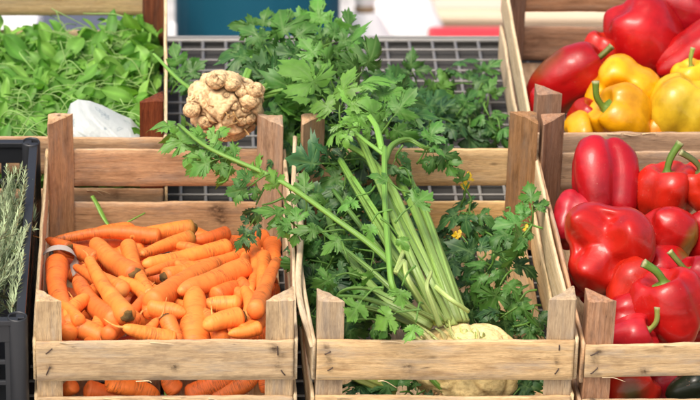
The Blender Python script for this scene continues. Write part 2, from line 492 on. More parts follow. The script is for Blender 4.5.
def carrot(label, p0, p1, Rm, taper=.5, bend=0.0, crown='plain', hue=0.0, group=CG):
    p0, p1 = np.asarray(p0, float), np.asarray(p1, float)
    ax = p1 - p0; Ln = np.linalg.norm(ax)
    side = nrm(np.cross(ax, TOW)); 
    mid = (p0 + p1) / 2 + side * bend + rng.normal(size=3) * Ln * .02
    path = spline([p0, mid, p1], NP)
    sd = int(rng.integers(0, 900))
    t = np.linspace(0, 1, NP)
    r = Rm * (1 - (1 - taper) * t ** 1.15)
    cr = np.clip(t * Ln / (Rm * .55), 0, 1); r = r * np.sqrt(np.clip(1 - (1 - cr) ** 2, 0.10, 1))
    tp = np.clip((1 - t) * Ln / (Rm * taper * rng.uniform(1.3, 2.8)), 0, 1); r = r * np.sqrt(np.clip(1 - (1 - tp) ** 2, 0.03, 1))
    r = r * (1 + .035 * snoise(np.c_[t * Ln * 60, t * 0 + sd, t * 0], 1, sd % 17))
    # transverse creases
    for q in rng.uniform(.06, .95, int(6 + Ln * 60)):
        r = r * (1 - rng.uniform(.003, .014) * np.exp(-((t - q) / .011) ** 2))
    T, N, Bn = frames(path)
    ns = 26; th = np.linspace(0, 2 * np.pi, ns, endpoint=False)
    rr = r[:, None] * np.ones(ns)[None]
    dk = np.zeros((NP, ns))
    pts = path[:, None, :] + rr[..., None] * (np.cos(th)[None, :, None] * N[:, None] + np.sin(th)[None, :, None] * Bn[:, None])
    nz = snoise(pts.reshape(-1, 3), 42, sd % 17).reshape(NP, ns)
    pts = path[:, None, :] + (rr * (1 + .085 * nz))[..., None] * (np.cos(th)[None, :, None] * N[:, None] + np.sin(th)[None, :, None] * Bn[:, None])
    # short dark creases and pits
    for _ in range(int(26 + Ln * 160)):
        qa, qb, qw = rng.uniform(.03, .97), rng.uniform(0, 6.28), rng.uniform(.15, .8)
        da = np.abs((th - qb + np.pi) % (2 * np.pi) - np.pi)
        dent = np.exp(-((t - qa) / .011) ** 2)[:, None] * np.exp(-(da / qw) ** 2)[None]
        pts = path[:, None, :] + (pts - path[:, None, :]) * (1 - dent * rng.uniform(.012, .045))[..., None]
        dk = np.maximum(dk, dent * rng.uniform(.15, .6))
    s = t * Ln
    g = np.stack([np.repeat(s, ns), np.tile(np.cos(th), NP) * np.repeat(r, ns), np.tile(np.sin(th), NP) * np.repeat(r, ns)], 1) + rng.uniform(0, 30, 3)
    base = C_OR * np.array([1 - .08 * abs(hue), 1 + .5 * hue, 1 + .5 * hue]) * rng.uniform(.9, 1.08)
    c = np.repeat(base[None], NP, 0)
    tipc = np.array([.80, .34, .08]); w = np.exp(-((1 - t) / .06))[:, None] * .5; c = c * (1 - w) + tipc * w
    if crown in ('green', 'stub'):
        cc = np.array([.16, .17, .035]) if crown == 'green' else np.array([.42, .12, .02])
        w = np.exp(-(t * Ln / (.017 if crown == 'green' else .006)) ** 2)[:, None] * .85; c = c * (1 - w) + cc * w
    if crown == 'cut':
        w = np.exp(-(t * Ln / (Rm * .22)) ** 2)[:, None] * .75; c = c * (1 - w) + np.array([.82, .42, .12]) * w
    c = np.repeat(c, ns, 0)
    pale = np.clip(snoise(pts.reshape(-1, 3), 30, (sd + 4) % 17) - .25, 0, 1)[:, None] * .55
    c = c * (1 - pale) + np.array([.88, .34, .07]) * pale
    dk = dk.reshape(-1, 1) * .75; c = c * (1 - dk) + np.array([.36, .075, .010]) * dk
    f = grid_faces(NP, ns); f.append(tuple(reversed(range(ns)))); f.append(tuple((NP - 1) * ns + j for j in range(ns)))
    mb = MB(); mb.add(pts.reshape(-1, 3), f, g, c)
    o = mb.build('carrot', CARROT, None, origin=mid)
    tag(o, label, 'carrot', group)
    if rng.uniform() < .3 and 'buried' not in label:
        mb = MB(); tl = rng.uniform(.012, .03); td = T[-1]; p_ = path[-1] - mid
        tube(mb, spline([p_ - td * .004, p_ + td * tl * .4 + rng.normal(size=3) * .002, p_ + td * tl + rng.normal(size=3) * .006], 9), np.linspace(Rm * .16, .0005, 9), 7, (.80, .33, .09))
        mb.build('root_tail', STUB, o)
    if crown in ('green', 'stub'):
        mb = MB()
        d = -T[0]
        k = 1.0 if crown == 'stub' else .8
        cs = np.array([.060, .040, .016]) if crown == 'stub' else np.array([.10, .10, .028])
        nq = 9; tq = np.linspace(0, 1, nq)
        prf = np.interp(tq, [0, .3, .6, .8, .93, 1], [.60, .62, .52, .40, .22, .04]) * Rm * k
        pp = np.array([p0 + d * x for x in np.linspace(-.004, .0045, nq)]) - mid
        nst = 20; tht = np.linspace(0, 2 * np.pi, nst, endpoint=False)
        wob = 1 + .13 * np.sin(tht * 3 + sd) + .10 * np.sin(tht * 5 + sd * 2) + .07 * np.sin(tht * 9 + sd)
        vv = pp[:, None, :] + (prf[:, None] * wob[None])[..., None] * (np.cos(tht)[None, :, None] * N[0] + np.sin(tht)[None, :, None] * Bn[0])
        vv = vv.reshape(-1, 3); vv = vv + np.outer(snoise(vv, 420, sd % 17) * .0014, d)
        cq = np.array([.20, .10, .025]) * (1 - tq[:, None]) + cs * tq[:, None]
        mb = MB(); ff = grid_faces(nq, nst); ff.append(tuple((nq - 1) * nst + q for q in range(nst)))
        mb.add(vv, ff, vv, np.repeat(cq, nst, 0))
        mb.build('stem_stub', STUB, o)
    return o


def cw(y, layer):
    return .088 + (y - 240) / 95 * .062 + layer * .017


CARROTS = [  # label, crown px, tip px, radius px, layer, taper, bend px, crown style, hue
    ('long slim carrot along the back left of the heap, thin tip left', (161, 237), (53, 240), 10, 0, .45, 2, 'plain', .1),
    ('carrot with a green crown, lying at the very back against the rear slat', (195, 228), (128, 236), 10.5, .3, .6, 1, 'green', 0),
    ('thin short carrot with a brown end poking over the left side', (70, 248), (46, 239), 7, 1.6, .7, 0, 'stub', 0),
    ('carrot half hidden behind the paper band, at the left edge', (98, 260), (62, 247), 10, .4, .7, 0, 'plain', 0),
    ('stout carrot slanting down to a brown crown, back left of centre', (137, 276), (93, 241), 13, 1.4, .8, -3, 'stub', .12),
    ('bright slim carrot with a bend and dark crown, left of centre', (128, 317), (88, 258), 11, 2.3, .6, -5, 'stub', .35),
    ('carrot standing in a curled white paper band at the left', (57, 262), (66, 312), 13, 1.2, .72, 3, 'plain', -.15),
    ('thick carrot whose blunt pale cut end faces forward, left of centre', (117, 321), (76, 278), 12.5, 1.2, .75, -2, 'cut', .15),
    ('carrot with a grey stub pointing up, behind the middle', (128, 245), (151, 294), 9.5, 1.0, .65, 2, 'stub', -.05),
    ('carrot with a dark green crown beside the rear slat', (193, 237), (140, 255), 9.5, .5, .55, 1, 'green', .1),
    ('long smooth carrot crossing the back of the heap, rounded end right', (231, 247), (142, 265), 10.5, .9, .75, 2, 'plain', 0),
    ('reddish carrot behind the long smooth one at the back right', (229, 233), (192, 241), 9, .1, .7, 0, 'plain', -.1),
    ('carrot with a dark crown facing left, under the long smooth carrot', (163, 278), (256, 249), 10.5, .5, .6, 2, 'stub', -.1),
    ('thick pale orange carrot reaching right with a blunt rounded end', (247, 267), (178, 292), 13.5, 1.9, .85, 0, 'cut', .2),
    ('thick pale carrot alongside the blunt one, running up to the middle', (150, 304), (219, 262), 13.5, 1.5, .8, -2, 'plain', .3),
    ('thick carrot standing upright at the front middle, behind the top slat', (193, 352), (195, 287), 19, 2.0, .62, 1, 'plain', .15),
    ('slender upright carrot with a curled tip, against the front right post', (255, 312), (277, 259), 10, 2.4, .62, -2, 'plain', .25),
    ('narrow carrot leaning on the rear right corner, farther left one', (253, 241), (250, 293), 7.5, .9, .7, 0, 'plain', -.1),
    ('short straight carrot standing near the rear right post', (263, 255), (261, 294), 8.5, 1.4, .75, 0, 'plain', 0),
    ('dark orange carrot end deep in the rear right corner', (272, 244), (275, 268), 10.5, .4, .9, 0, 'plain', -.25),
    ('carrot with a round brown crown facing right, at the front right', (243, 317), (203, 327), 12, 1.6, .75, 0, 'stub', .05),
    ('carrot with a blunt end lying behind the upright thick carrot, right', (241, 304), (202, 303), 10.5, .8, .9, 0, 'cut', .1),
    ('carrot with a black crown facing left, beside the upright thick carrot', (166, 317), (180, 346), 10, 1.3, .8, 0, 'stub', 0),
    ('short carrot with a flat end, left of the upright thick carrot', (148, 307), (186, 313), 11.5, .9, .9, 0, 'cut', 0),
    ('carrot with a pale pointed tip facing left, just behind the front slat', (176, 342), (122, 327), 12, 1.5, .55, -2, 'plain', .2),
    ('crooked carrot at the front left, rising from the slat', (68, 337), (88, 296), 11, 1.6, .75, -6, 'plain', .1),
    ('thick carrot lying low behind the front slat at the left', (62, 322), (116, 344), 13, .8, .8, -2, 'plain', -.05),
    ('carrot with a round cut end, under the bright bent carrot', (124, 291), (82, 266), 10.5, .9, .75, 0, 'cut', .3),
    ('short carrot tucked under the grey stubbed carrot', (153, 296), (118, 279), 9.5, .6, .7, 0, 'plain', 0),
    ('small carrot under the blunt ended thick one, right side', (234, 279), (252, 294), 8.5, .7, .8, 0, 'plain', 0),
    ('reddish carrot showing under the two thick pale ones', (214, 298), (243, 284), 11, .6, .8, 0, 'plain', -.2),
    ('carrot end by the front right post, low over the slat', (262, 327), (228, 334), 8.5, .9, .75, 0, 'plain', .1),
    ('carrot just left of the front right post, sloping down', (241, 333), (266, 315), 9.5, .4, .8, 0, 'plain', .05),
    ('sliver of a narrow carrot between two cut ends near the middle', (149, 314), (139, 290), 7.5, .5, .8, 0, 'plain', -.1),
    ('carrot crossing behind the bent bright carrot, deep left', (108, 299), (132, 275), 9, .2, .8, 0, 'plain', -.1),
    ('carrot lying low behind the pointed tip at the front', (100, 341), (140, 316), 10, .4, .7, 0, 'plain', -.1),
    ('carrot in the front row between the crooked one and the pale tip', (92, 343), (104, 306), 11, 1.0, .7, 1, 'plain', .1),
    ('carrot behind the front slat just right of the upright thick one', (222, 343), (214, 318), 11, .9, .8, 0, 'plain', .15),
    ('carrot squeezed under the right end of the smooth long one', (258, 300), (226, 290), 9.5, .3, .8, 0, 'plain', -.1),
    ('carrot at the left wall under the paper banded one', (60, 330), (70, 300), 10, .5, .8, 0, 'plain', -.2),
    ('carrot lying across between the stubbed back left carrots', (112, 262), (152, 250), 9, .3, .65, 1, 'plain', .05),
    ('thin carrot poking up between the two thick pale ones', (206, 284), (176, 262), 7, 1.2, .6, 0, 'plain', .2),
    ('thin carrot over the front slat, tip touching the dark crowned one', (136, 338), (158, 318), 8.5, 1.3, .5, 1, 'plain', .1),
    ('carrot in the right row below the curled tip one, pale end up', (250, 318), (244, 288), 9, 1.1, .7, 0, 'cut', .1),
    ('thin carrot leaning on the left side slat near the front', (80, 322), (58, 300), 8, 1.5, .6, 1, 'plain', .2),
    ('short tapering carrot at the rear right between two standing ones', (268, 288), (258, 262), 7.5, .8, .6, 0, 'plain', -.1),
    ('carrot tip pointing at the paper band from the right', (100, 282), (74, 266), 8, .9, .5, 1, 'plain', .1),
    ('carrot under the dark crowned one at the rear middle', (175, 268), (236, 272), 10, 0, .7, 0, 'plain', -.15),
]
for (lab, a, b, rp, ly, tp, bd, crn, hue) in CARROTS:
    sc_ = .87 * MPX * (1 + max(0, (330 - (a[1] + b[1]) / 2)) * .0006)
    pa, pb = at(*a, cw(a[1], ly)), at(*b, cw(b[1], ly))
    if pa[1] < rp * sc_ + .014: pa = atv(*a, rp * sc_ + .014)
    if pb[1] < rp * sc_ * tp + .014: pb = atv(*b, rp * sc_ * tp + .014)
    carrot(lab, pa, pb, rp * sc_, tp * .9, bd * MPX, crn, hue)
for (a, b, rp) in (((76, 384), (60, 394), 9), ((84, 389), (124, 398), 11), ((106, 380), (160, 397), 12), ((178, 392), (162, 376), 11),
                   ((186, 397), (232, 378), 12), ((212, 398), (258, 378), 11), ((268, 392), (262, 374), 8)):
    carrot('carrot showing only in the gap below the top front slat', atv(*a, .022), atv(*b, .028), rp * MPX * .92, .7, 0, 'plain', rng.uniform(-.15, .1))
for (a, b, rp, ly) in (((112, 330), (140, 300), 8, .5), ((182, 262), (150, 272), 7.5, .4), ((212, 322), (182, 306), 8, .3), ((238, 300), (262, 284), 7.5, .2), ((96, 292), (78, 312), 8, .3),
                       ((200, 252), (176, 246), 7, .2), ((246, 262), (242, 290), 7, .4), ((132, 318), (110, 330), 7, .2), ((262, 300), (270, 276), 7.5, .3), ((170, 296), (150, 284), 7, .3)):
    pa, pb = at(*a, cw(a[1], ly)), at(*b, cw(b[1], ly))
    carrot('slim carrot wedged in a gap between the bigger carrots', pa + (pa - pb) * .2, pb + (pb - pa) * .3, rp * MPX, .45, rng.uniform(-.003, .003), 'plain', rng.uniform(-.1, .3))
for i in range(64):
    u = rng.uniform(-.165, .165); v = rng.uniform(.05, .5); a = rng.uniform(-.7, .7) + (math.pi if i % 2 else 0)
    w = (.088 + (1 - v / .5) * .062) - rng.uniform(.034, .05)
    d = np.array([math.cos(a), math.sin(a) * .8, rng.uniform(-.1, .1)]) * rng.uniform(.05, .065)
    c0 = np.array([np.clip(u, -.12, .105), np.clip(v, .08, .48), w])
    carrot('orange carrot buried low in the heap, only slivers showing', c0 - d, c0 + d, rng.uniform(.013, .017), .65, rng.uniform(-.006, .006), 'plain', rng.uniform(-.3, 0))

# curled paper band
mb = MB()
c0 = at(58, 262, cw(262, 1.3)); n = 26
rows = []
for k, h in enumerate(np.linspace(-.012, .014, 5)):
    th = np.linspace(-.7, 3.75, n)
    rad = .0225 + .002 * np.sin(th * 2) + .0016 * k
    rows.append(c0 + np.outer(rad * np.cos(th) * 1.05, RIGHT) + np.outer(rad * np.sin(th) * .9, UP) - np.array([0, 0, 0]) + np.outer(np.full(n, h) + .004 * np.sin(th * 1.5), nrm(-UP * .5 + TOW * .9)))
v = np.vstack(rows); v2 = v + (v - c0) * .03
f = grid_faces(5, n, False); m_ = len(v)
f2 = [tuple(i + m_ for i in q[::-1]) for q in f]
mb.add(np.vstack([v, v2]), f + f2, np.vstack([v, v]))
tag(mb.build('paper_band', PAPER, None, origin=c0), 'curled whitish paper band around the leftmost carrot', 'paper')

# ------------------------------------------------------------------ peppers
RED = np.array([.42, .004, .005]); ORED = np.array([.55, .012, .006]); DRED = np.array([.30, .006, .010])
YEL = np.array([.86, .40, .003]); LEM = np.array([.80, .50, .020]); DKG = np.array([.010, .018, .008]); ORG = np.array([.82, .30, .008])


def pepper(label, c, Rm, Hm, axis, n=4, taper=.15, lobe=.1, col=RED, patch=None, stem=None, group=None, rot=None, cat='pepper', bl=.12):
    sd = int(rng.integers(0, 900))
    ns, nt = 72, 56
    s = np.linspace(0.0, np.pi, nt); th = np.linspace(0, 2 * np.pi, ns, endpoint=False)
    S, TH = np.meshgrid(s, th, indexing='ij')
    t0 = rng.uniform(0, 6.28) if rot is None else rot
    ln = np.cos(n * (TH - t0) + .5 * np.sin(TH + sd))
    prof = np.sin(S) ** .62
    r = prof * (1 + lobe * ln * (0.45 + .55 * np.abs(np.cos(S)) * np.sin(S) ** .5) - lobe * .45 * np.exp(-((ln + 1) / .35) ** 2))
    z = np.sign(np.cos(S)) * np.abs(np.cos(S)) ** .85
    tz = (1 - z) / 2
    r = r * (1 - taper * tz ** 1.3) * Rm
    rn = r / Rm
    zz = Hm * z
    zz = zz - .30 * Rm * np.exp(-(rn / .36) ** 2) * (S < 1.6) + .10 * Rm * np.exp(-((rn - .62) / .25) ** 2) * (S < 1.3)
    bot = np.exp(-((S - np.pi * .86) / .30) ** 2)
    zz = zz - bl * Rm * ln * bot * np.sin(S) ** .7 * (S > 1.5)
    zz = zz + .18 * Rm * np.exp(-(rn / .34) ** 2) * (S > 1.6)
    P = np.stack([r * np.cos(TH), r * np.sin(TH), zz], -1).reshape(-1, 3)
    nn = snoise(P / Rm, 1.1, sd % 17); n2 = snoise(P / Rm, 2.6, (sd + 5) % 17)
    P = P * (1 + .075 * nn + .03 * n2)[:, None]
    n4 = snoise(np.stack([np.cos(TH) * 3.2, np.sin(TH) * 3.2, z * .7], -1).reshape(-1, 3), 1, (sd + 6) % 17); n5 = snoise(P / Rm, 6.5, (sd + 1) % 17)
    P = P * (1 + .020 * n4 * np.sin(S).reshape(-1) + .007 * n5)[:, None]
    P[:, 0] += Rm * .10 * np.sin(P[:, 2] / Hm * 1.6 + sd)
    z3 = nrm(axis); x3 = nrm(np.cross([.2, .9, .3], z3)); y3 = np.cross(z3, x3)
    Rt = np.stack([x3, y3, z3], 1)
    c = np.asarray(c, float)
    C = np.repeat(np.asarray(col)[None], len(P), 0)
    k = np.clip(snoise(P / Rm, 1.3, (sd + 9) % 17), -1, 1)[:, None]
    C = C * (1 + .28 * k) * (1 - .25 * np.clip(snoise(P / Rm, .8, (sd + 13) % 17), 0, 1)[:, None])
    top = np.exp(-(rn.reshape(-1) / .35) ** 2) * (S.reshape(-1) < 1.5)
    C = C * (1 - .15 * top[:, None]) + np.array([.12, .08, .01]) * .15 * top[:, None]
    W = P @ Rt.T
    if patch is not None:
        for (pc, dirv, pw, amt) in patch:
            d = (W / np.linalg.norm(W, axis=1)[:, None]) @ nrm(dirv)
            wgt = np.clip((d - pw) / .25 + .35 * snoise(P / Rm, 2.2, (sd + 2) % 17), 0, 1)[:, None] * amt
            C = C * (1 - wgt) + np.asarray(pc) * wgt
    f = grid_faces(nt, ns)
    mb = MB(); mb.add(W, f, P + rng.uniform(0, 9, 3), C)
    o = mb.build('pepper', PEPPER, None); o.matrix_world = M @ Matrix.Translation(Vector(c))
    bm = bmesh.new(); bm.from_mesh(o.data); bmesh.ops.remove_doubles(bm, verts=bm.verts, dist=1e-6); bmesh.ops.recalc_face_normals(bm, faces=bm.faces); bm.to_mesh(o.data); bm.free()
    tag(o, label, cat, group)
    if stem is not None:
        ln_, curl, tint = stem
        b0 = z3 * (Hm - .26 * Rm)
        L_ = ln_ * .82
        pth = spline([b0, b0 + z3 * L_ * .3, b0 + z3 * L_ * .65 + curl * L_ * .22, b0 + z3 * L_ * .85 + curl * L_ * .75], 16)
        rad = np.interp(np.linspace(0, 1, 16), [0, .08, .2, .35, .9, 1], [.40, .30, .13, .09, .10, .115]) * Rm
        cs = np.repeat(np.array(tint)[None], 16, 0); cs[-1] = (.35, .33, .16)
        mb = MB(); tube(mb, pth, rad, 14, cs, ridge=.13, nridge=5); mb.build('stem', PSTEM, o)
    return o


G1, G2 = 'peppers heaped in the front right crate', 'peppers heaped in the back right crate'
SG = (.11, .21, .025)
def ph(label, px, py, w, rx, ry, axis, **k):
    p = at(px, py, w); s = MPX * (1 + p[1] * .18)
    ax = cam3(*axis)
    return pepper(label, p, rx * s, ry * s, ax, **k)
def pv(label, px, py, v, rx, ry, axis, **k):
    p = atv(px, py, v); s = MPX * (1 + p[1] * .18)
    return pepper(label, p, rx * s, ry * s, cam3(*axis), **k)

ph('tall blocky red pepper leaning against the rear slat of the front crate', 602, 183, .172, 34, 41, (-.1, .8, -.35), n=3, taper=.14, lobe=.2, group=G1, col=RED, rot=.6)
ph('big lumpy red pepper with its lobed bottom facing forward, at the left', 606, 246, .168, 43, 36, (.35, -.1, -.9), n=3, lobe=.16, taper=-.05, bl=.42, group=G1, col=RED, rot=.9)
ph('upright red pepper with a tall green stem, behind the others', 668, 193, .165, 33, 25, (-.05, .85, .25), n=4, lobe=.12, group=G1, col=RED, stem=(.046, cam3(.5, .5, 0), SG), rot=.2)
ph('round red pepper right of the lumpy one, ending in an orange side', 667, 233, .158, 28, 25, (.8, -.35, -.3), n=3, lobe=.1, taper=.2, group=G1, col=RED, patch=[((.22, .13, .012), cam3(1, -.5, .1), .55, .8)])
ph('orange tinged red pepper tucked below the round one', 664, 268, .132, 26, 24, (.9, .0, -.4), n=3, lobe=.1, group=G1, col=ORED, patch=[((.14, .10, .01), cam3(1, .1, .2), .6, .8)])
ph('large orange red pepper with a bent green stem, front right', 671, 308, .150, 37, 33, (-.3, .85, .3), n=4, lobe=.11, taper=.1, group=G1, col=ORED, stem=(.040, cam3(-.9, .3, .1), SG), rot=.5)
ph('crimson pepper with a curled stem, behind the large front one', 634, 291, .138, 27, 31, (.45, .75, .1), n=3, lobe=.12, taper=.15, group=G1, col=RED * .95, rot=2.)
ph('red pepper lying at the front left, green stem pointing left', 637, 318, .132, 24, 26, (-.95, .05, .15), n=4, lobe=.1, group=G1, col=RED, stem=(.034, cam3(0, .2, .1), (.07, .19, .02)))
ph('pinkish red pepper with a hooked stem at its right, behind the front slat', 630, 337, .128, 24, 22, (.75, .35, .35), n=3, lobe=.1, group=G1, col=np.array([.52, .015, .015]), stem=(.040, cam3(-.3, .9, .1), (.30, .33, .07)))
ph('red pepper cut by the right edge with a brownish stem stub', 700, 285, .150, 26, 24, (-.6, .6, .2), n=4, lobe=.1, group=G1, col=RED, stem=(.032, cam3(-.4, .5, 0), (.14, .16, .03)), rot=.4)
ph('red pepper at the right edge with a dry dark stem, high in the heap', 712, 190, .175, 28, 28, (-.45, .75, .3), n=4, lobe=.1, group=G1, col=ORED, stem=(.038, cam3(-.8, .3, 0), (.10, .12, .03)))
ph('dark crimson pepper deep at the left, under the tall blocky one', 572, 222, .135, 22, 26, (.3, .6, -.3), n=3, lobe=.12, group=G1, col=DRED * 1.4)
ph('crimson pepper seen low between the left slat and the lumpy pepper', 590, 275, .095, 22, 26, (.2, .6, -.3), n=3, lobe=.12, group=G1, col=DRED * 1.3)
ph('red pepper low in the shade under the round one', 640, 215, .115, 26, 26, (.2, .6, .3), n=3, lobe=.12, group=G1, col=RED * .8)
ph('red pepper behind the stemmed front one at the far right', 700, 238, .140, 24, 24, (.4, .5, .3), n=4, lobe=.1, group=G1, col=RED * .9)
pv('red pepper with a dark green patch, below the top slat', 626, 388, .058, 33, 27, (.7, .5, .2), n=4, lobe=.1, group=G1, col=RED, patch=[((.02, .04, .012), cam3(-.05, -.2, 1), .80, .95)])
pv('crimson pepper deep between two others below the front slat', 664, 388, .085, 22, 24, (0, .6, .2), n=3, lobe=.1, group=G1, col=DRED * 1.2)
pv('blackish green pepper at the bottom right corner, below the slat', 690, 389, .058, 22, 22, (.5, .3, .2), n=4, lobe=.1, group=G1, col=DKG)
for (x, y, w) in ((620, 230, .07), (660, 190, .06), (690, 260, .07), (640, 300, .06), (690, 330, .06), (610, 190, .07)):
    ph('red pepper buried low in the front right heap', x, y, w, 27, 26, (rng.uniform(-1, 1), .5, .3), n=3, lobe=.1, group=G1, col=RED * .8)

pv('orange yellow pepper with its calyx facing forward, back crate', 622, 90, .80, 35, 29, (-.12, -.28, .9), n=4, lobe=.15, bl=.2, group=G2, col=np.array([.86, .36, .002]), stem=(.018, cam3(-.5, -.4, .3), (.16, .22, .02)), rot=.4)
pv('bright yellow pepper with a curled green stem at its left, behind the front slat', 623, 119, .715, 30, 28, (-.75, .45, .35), n=3, lobe=.16, bl=.2, group=G2, col=YEL, stem=(.046, cam3(.2, .9, .1), (.12, .20, .02)), rot=1.0)
pv('lemon yellow pepper with green streaks at the right edge', 684, 114, .730, 36, 32, (.35, .75, .2), n=4, lobe=.12, taper=.1, group=G2, col=LEM, patch=[((.42, .46, .03), cam3(.1, .3, 1), .72, .25), ((.45, .48, .03), cam3(-.9, .1, .6), .8, .25)])
pv('golden pepper with a cut stem behind the lemon yellow one', 694, 80, .80, 20, 17, (-.2, .7, .3), n=4, lobe=.1, group=G2, col=ORG * [1, 1.2, 1], stem=(.028, cam3(.2, .5, 0), (.2, .26, .04)))
pv('yellow pepper lying low behind the crate post, only its back showing', 578, 136, .690, 24, 13, (1, .2, .1), n=3, lobe=.08, group=G2, col=ORG * [1, 1.35, 1])
pv('orange pepper in the gap between the two yellow ones', 655, 134, .70, 10, 14, (.1, .8, .1), n=3, lobe=.08, group=G2, col=ORG)
pv('long red pepper with a brown streak and cut stem, slanting left', 567, 82, .86, 29, 39, (.75, .58, .22), n=3, lobe=.07, taper=.2, group=G2, col=RED, stem=(.030, cam3(.6, .6, 0), (.13, .15, .02)), patch=[((.16, .07, .012), cam3(-.75, .65, .25), .72, .8), ((.14, .07, .012), cam3(.3, -.9, .2), .75, .7)])
pv('small red pepper shoulder behind the long slanting one', 601, 60, .93, 20, 24, (.2, .7, .2), n=3, lobe=.1, group=G2, col=RED)
pv('big red pepper on top of the heap, square shouldered', 643, 38, .955, 38, 40, (.55, -.6, -.3), n=3, lobe=.07, bl=.1, taper=.12, group=G2, col=RED, rot=.3)
pv('red pepper with a dark calyx at the top right corner', 673, 8, 1.01, 27, 44, (.93, -.3, .25), n=3, lobe=.1, taper=.2, group=G2, col=RED, stem=(.026, cam3(.4, -.4, .1), (.05, .09, .02)))
pv('crimson red pepper pointing down left at the right edge', 693, 51, .90, 25, 42, (.85, .5, .1), n=3, lobe=.1, taper=.3, group=G2, col=RED * .9)
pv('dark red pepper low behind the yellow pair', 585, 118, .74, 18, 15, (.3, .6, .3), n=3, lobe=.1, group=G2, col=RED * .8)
pv('red pepper glimpsed beside the left side of the back crate', 540, 104, .76, 13, 15, (.3, .7, .2), n=3, lobe=.1, group=G2, col=RED * .9)
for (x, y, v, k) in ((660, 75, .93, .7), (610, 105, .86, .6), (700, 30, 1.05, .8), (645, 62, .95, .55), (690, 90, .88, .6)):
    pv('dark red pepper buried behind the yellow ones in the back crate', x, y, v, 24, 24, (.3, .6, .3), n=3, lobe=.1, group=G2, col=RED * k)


# ------------------------------------------------------------------ celeriac and celery leaves
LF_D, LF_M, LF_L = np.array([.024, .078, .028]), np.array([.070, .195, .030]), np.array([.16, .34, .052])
ST_L, ST_M, ST_D = np.array([.42, .54, .17]), np.array([.155, .31, .05]), np.array([.08, .19, .035])


_HALF = [(0, 0), (.02, .10), (.06, .15), (.16, .12), (.26, .17), (.36, .12), (.36, .21), (.48, .22), (.45, .29), (.60, .34), (.52, .40), (.60, .50), (.46, .46), (.42, .55), (.32, .47), (.13, .42),
         (.13, .52), (.24, .55), (.24, .63), (.36, .68), (.27, .73), (.31, .82), (.20, .80), (.17, .91), (.10, .88), (0, 1.04)]
_SEG = [((0, 0), (0, 1)), ((0, .2), (.6, .44)), ((0, .2), (-.6, .44)), ((0, .5), (.39, .76)), ((0, .5), (-.39, .76)), ((.2, .28), (.5, .18)), ((-.2, .28), (-.5, .18))]


def leaflet(mb, base, d, nrmv, size, col, broad=1.0, curl=.25):
    d = nrm(d); nv = nrm(nrmv - d * (nrmv @ d)); sx = np.cross(d, nv)
    hr = np.array(_HALF); hl = hr[1:-1][::-1] * [-1, 1]
    deep = rng.uniform(.72, 1.12); droop = rng.uniform(0, 1) ** 1.5 * .8; roll_ = rng.normal() * .35; lop = rng.uniform(.8, 1.2, 2)
    O = np.vstack([hr, hl]) + rng.normal(size=(len(hr) * 2 - 2, 2)) * .026
    O[:, 0] *= np.where(O[:, 0] > 0, lop[0], lop[1]) * deep; O[0] = (0, 0)
    n0 = len(O)
    O = np.stack([O, .5 * (O + np.roll(O, -1, 0)) + rng.normal(size=O.shape) * .008], 1).reshape(-1, 2)
    cen = np.array([0, .32]); na = len(O)
    ts = np.array([.28, .52, .74, .9, 1.0])
    ph1, ph2, ph3 = rng.uniform(0, 6.28, 3); tw = rng.normal() * .25; sl = rng.normal() * .18
    def place(q):
        x, y = q[:, 0] * broad, q[:, 1]
        r2 = x * x + (y - .25) ** 2
        z = -curl * r2 * .9 - droop * np.clip(y - .25, 0, 2) ** 2 - np.abs(roll_) * x * x * 1.3 + roll_ * x * .4 + .10 * np.abs(x) ** .8 + .055 * np.sin(x * 7 + ph1) * np.sin(y * 6 + ph2) + .05 * np.sin(np.arctan2(x, y - .2) * 4 + ph3) * r2 ** .5 + tw * x * y
        return base + size * (np.outer(x + sl * y * y, sx) + np.outer(y, d) + np.outer(z, nv))
    def colr(q):
        dd = np.full(len(q), 9.)
        for a, b in _SEG:
            a, b = np.array(a), np.array(b); t = np.clip((q - a) @ (b - a) / ((b - a) @ (b - a)), 0, 1)
            dd = np.minimum(dd, np.linalg.norm(q - a - t[:, None] * (b - a), axis=1) * (1 + t * .8))
        v = np.exp(-(dd / .028) ** 2)[:, None] * .55
        return col[None] * (1 + .14 * np.sin(q[:, :1] * 13 + ph2) * np.sin(q[:, 1:] * 11 + ph1)) * (1 - v) + np.array([.17, .29, .09]) * v
    rows = [cen[None]] + [cen + (O - cen) * t for t in ts]
    q = np.vstack(rows)
    f = [(0, 1 + j, 1 + (j + 1) % na) for j in range(na)]
    for i in range(len(ts) - 1):
        for j in range(na):
            a = 1 + i * na + j; b = 1 + i * na + (j + 1) % na
            f.append((a, a + na, b + na, b))
    V = place(q)
    mb.add(V, f, V + rng.uniform(0, 9, 3), colr(q))


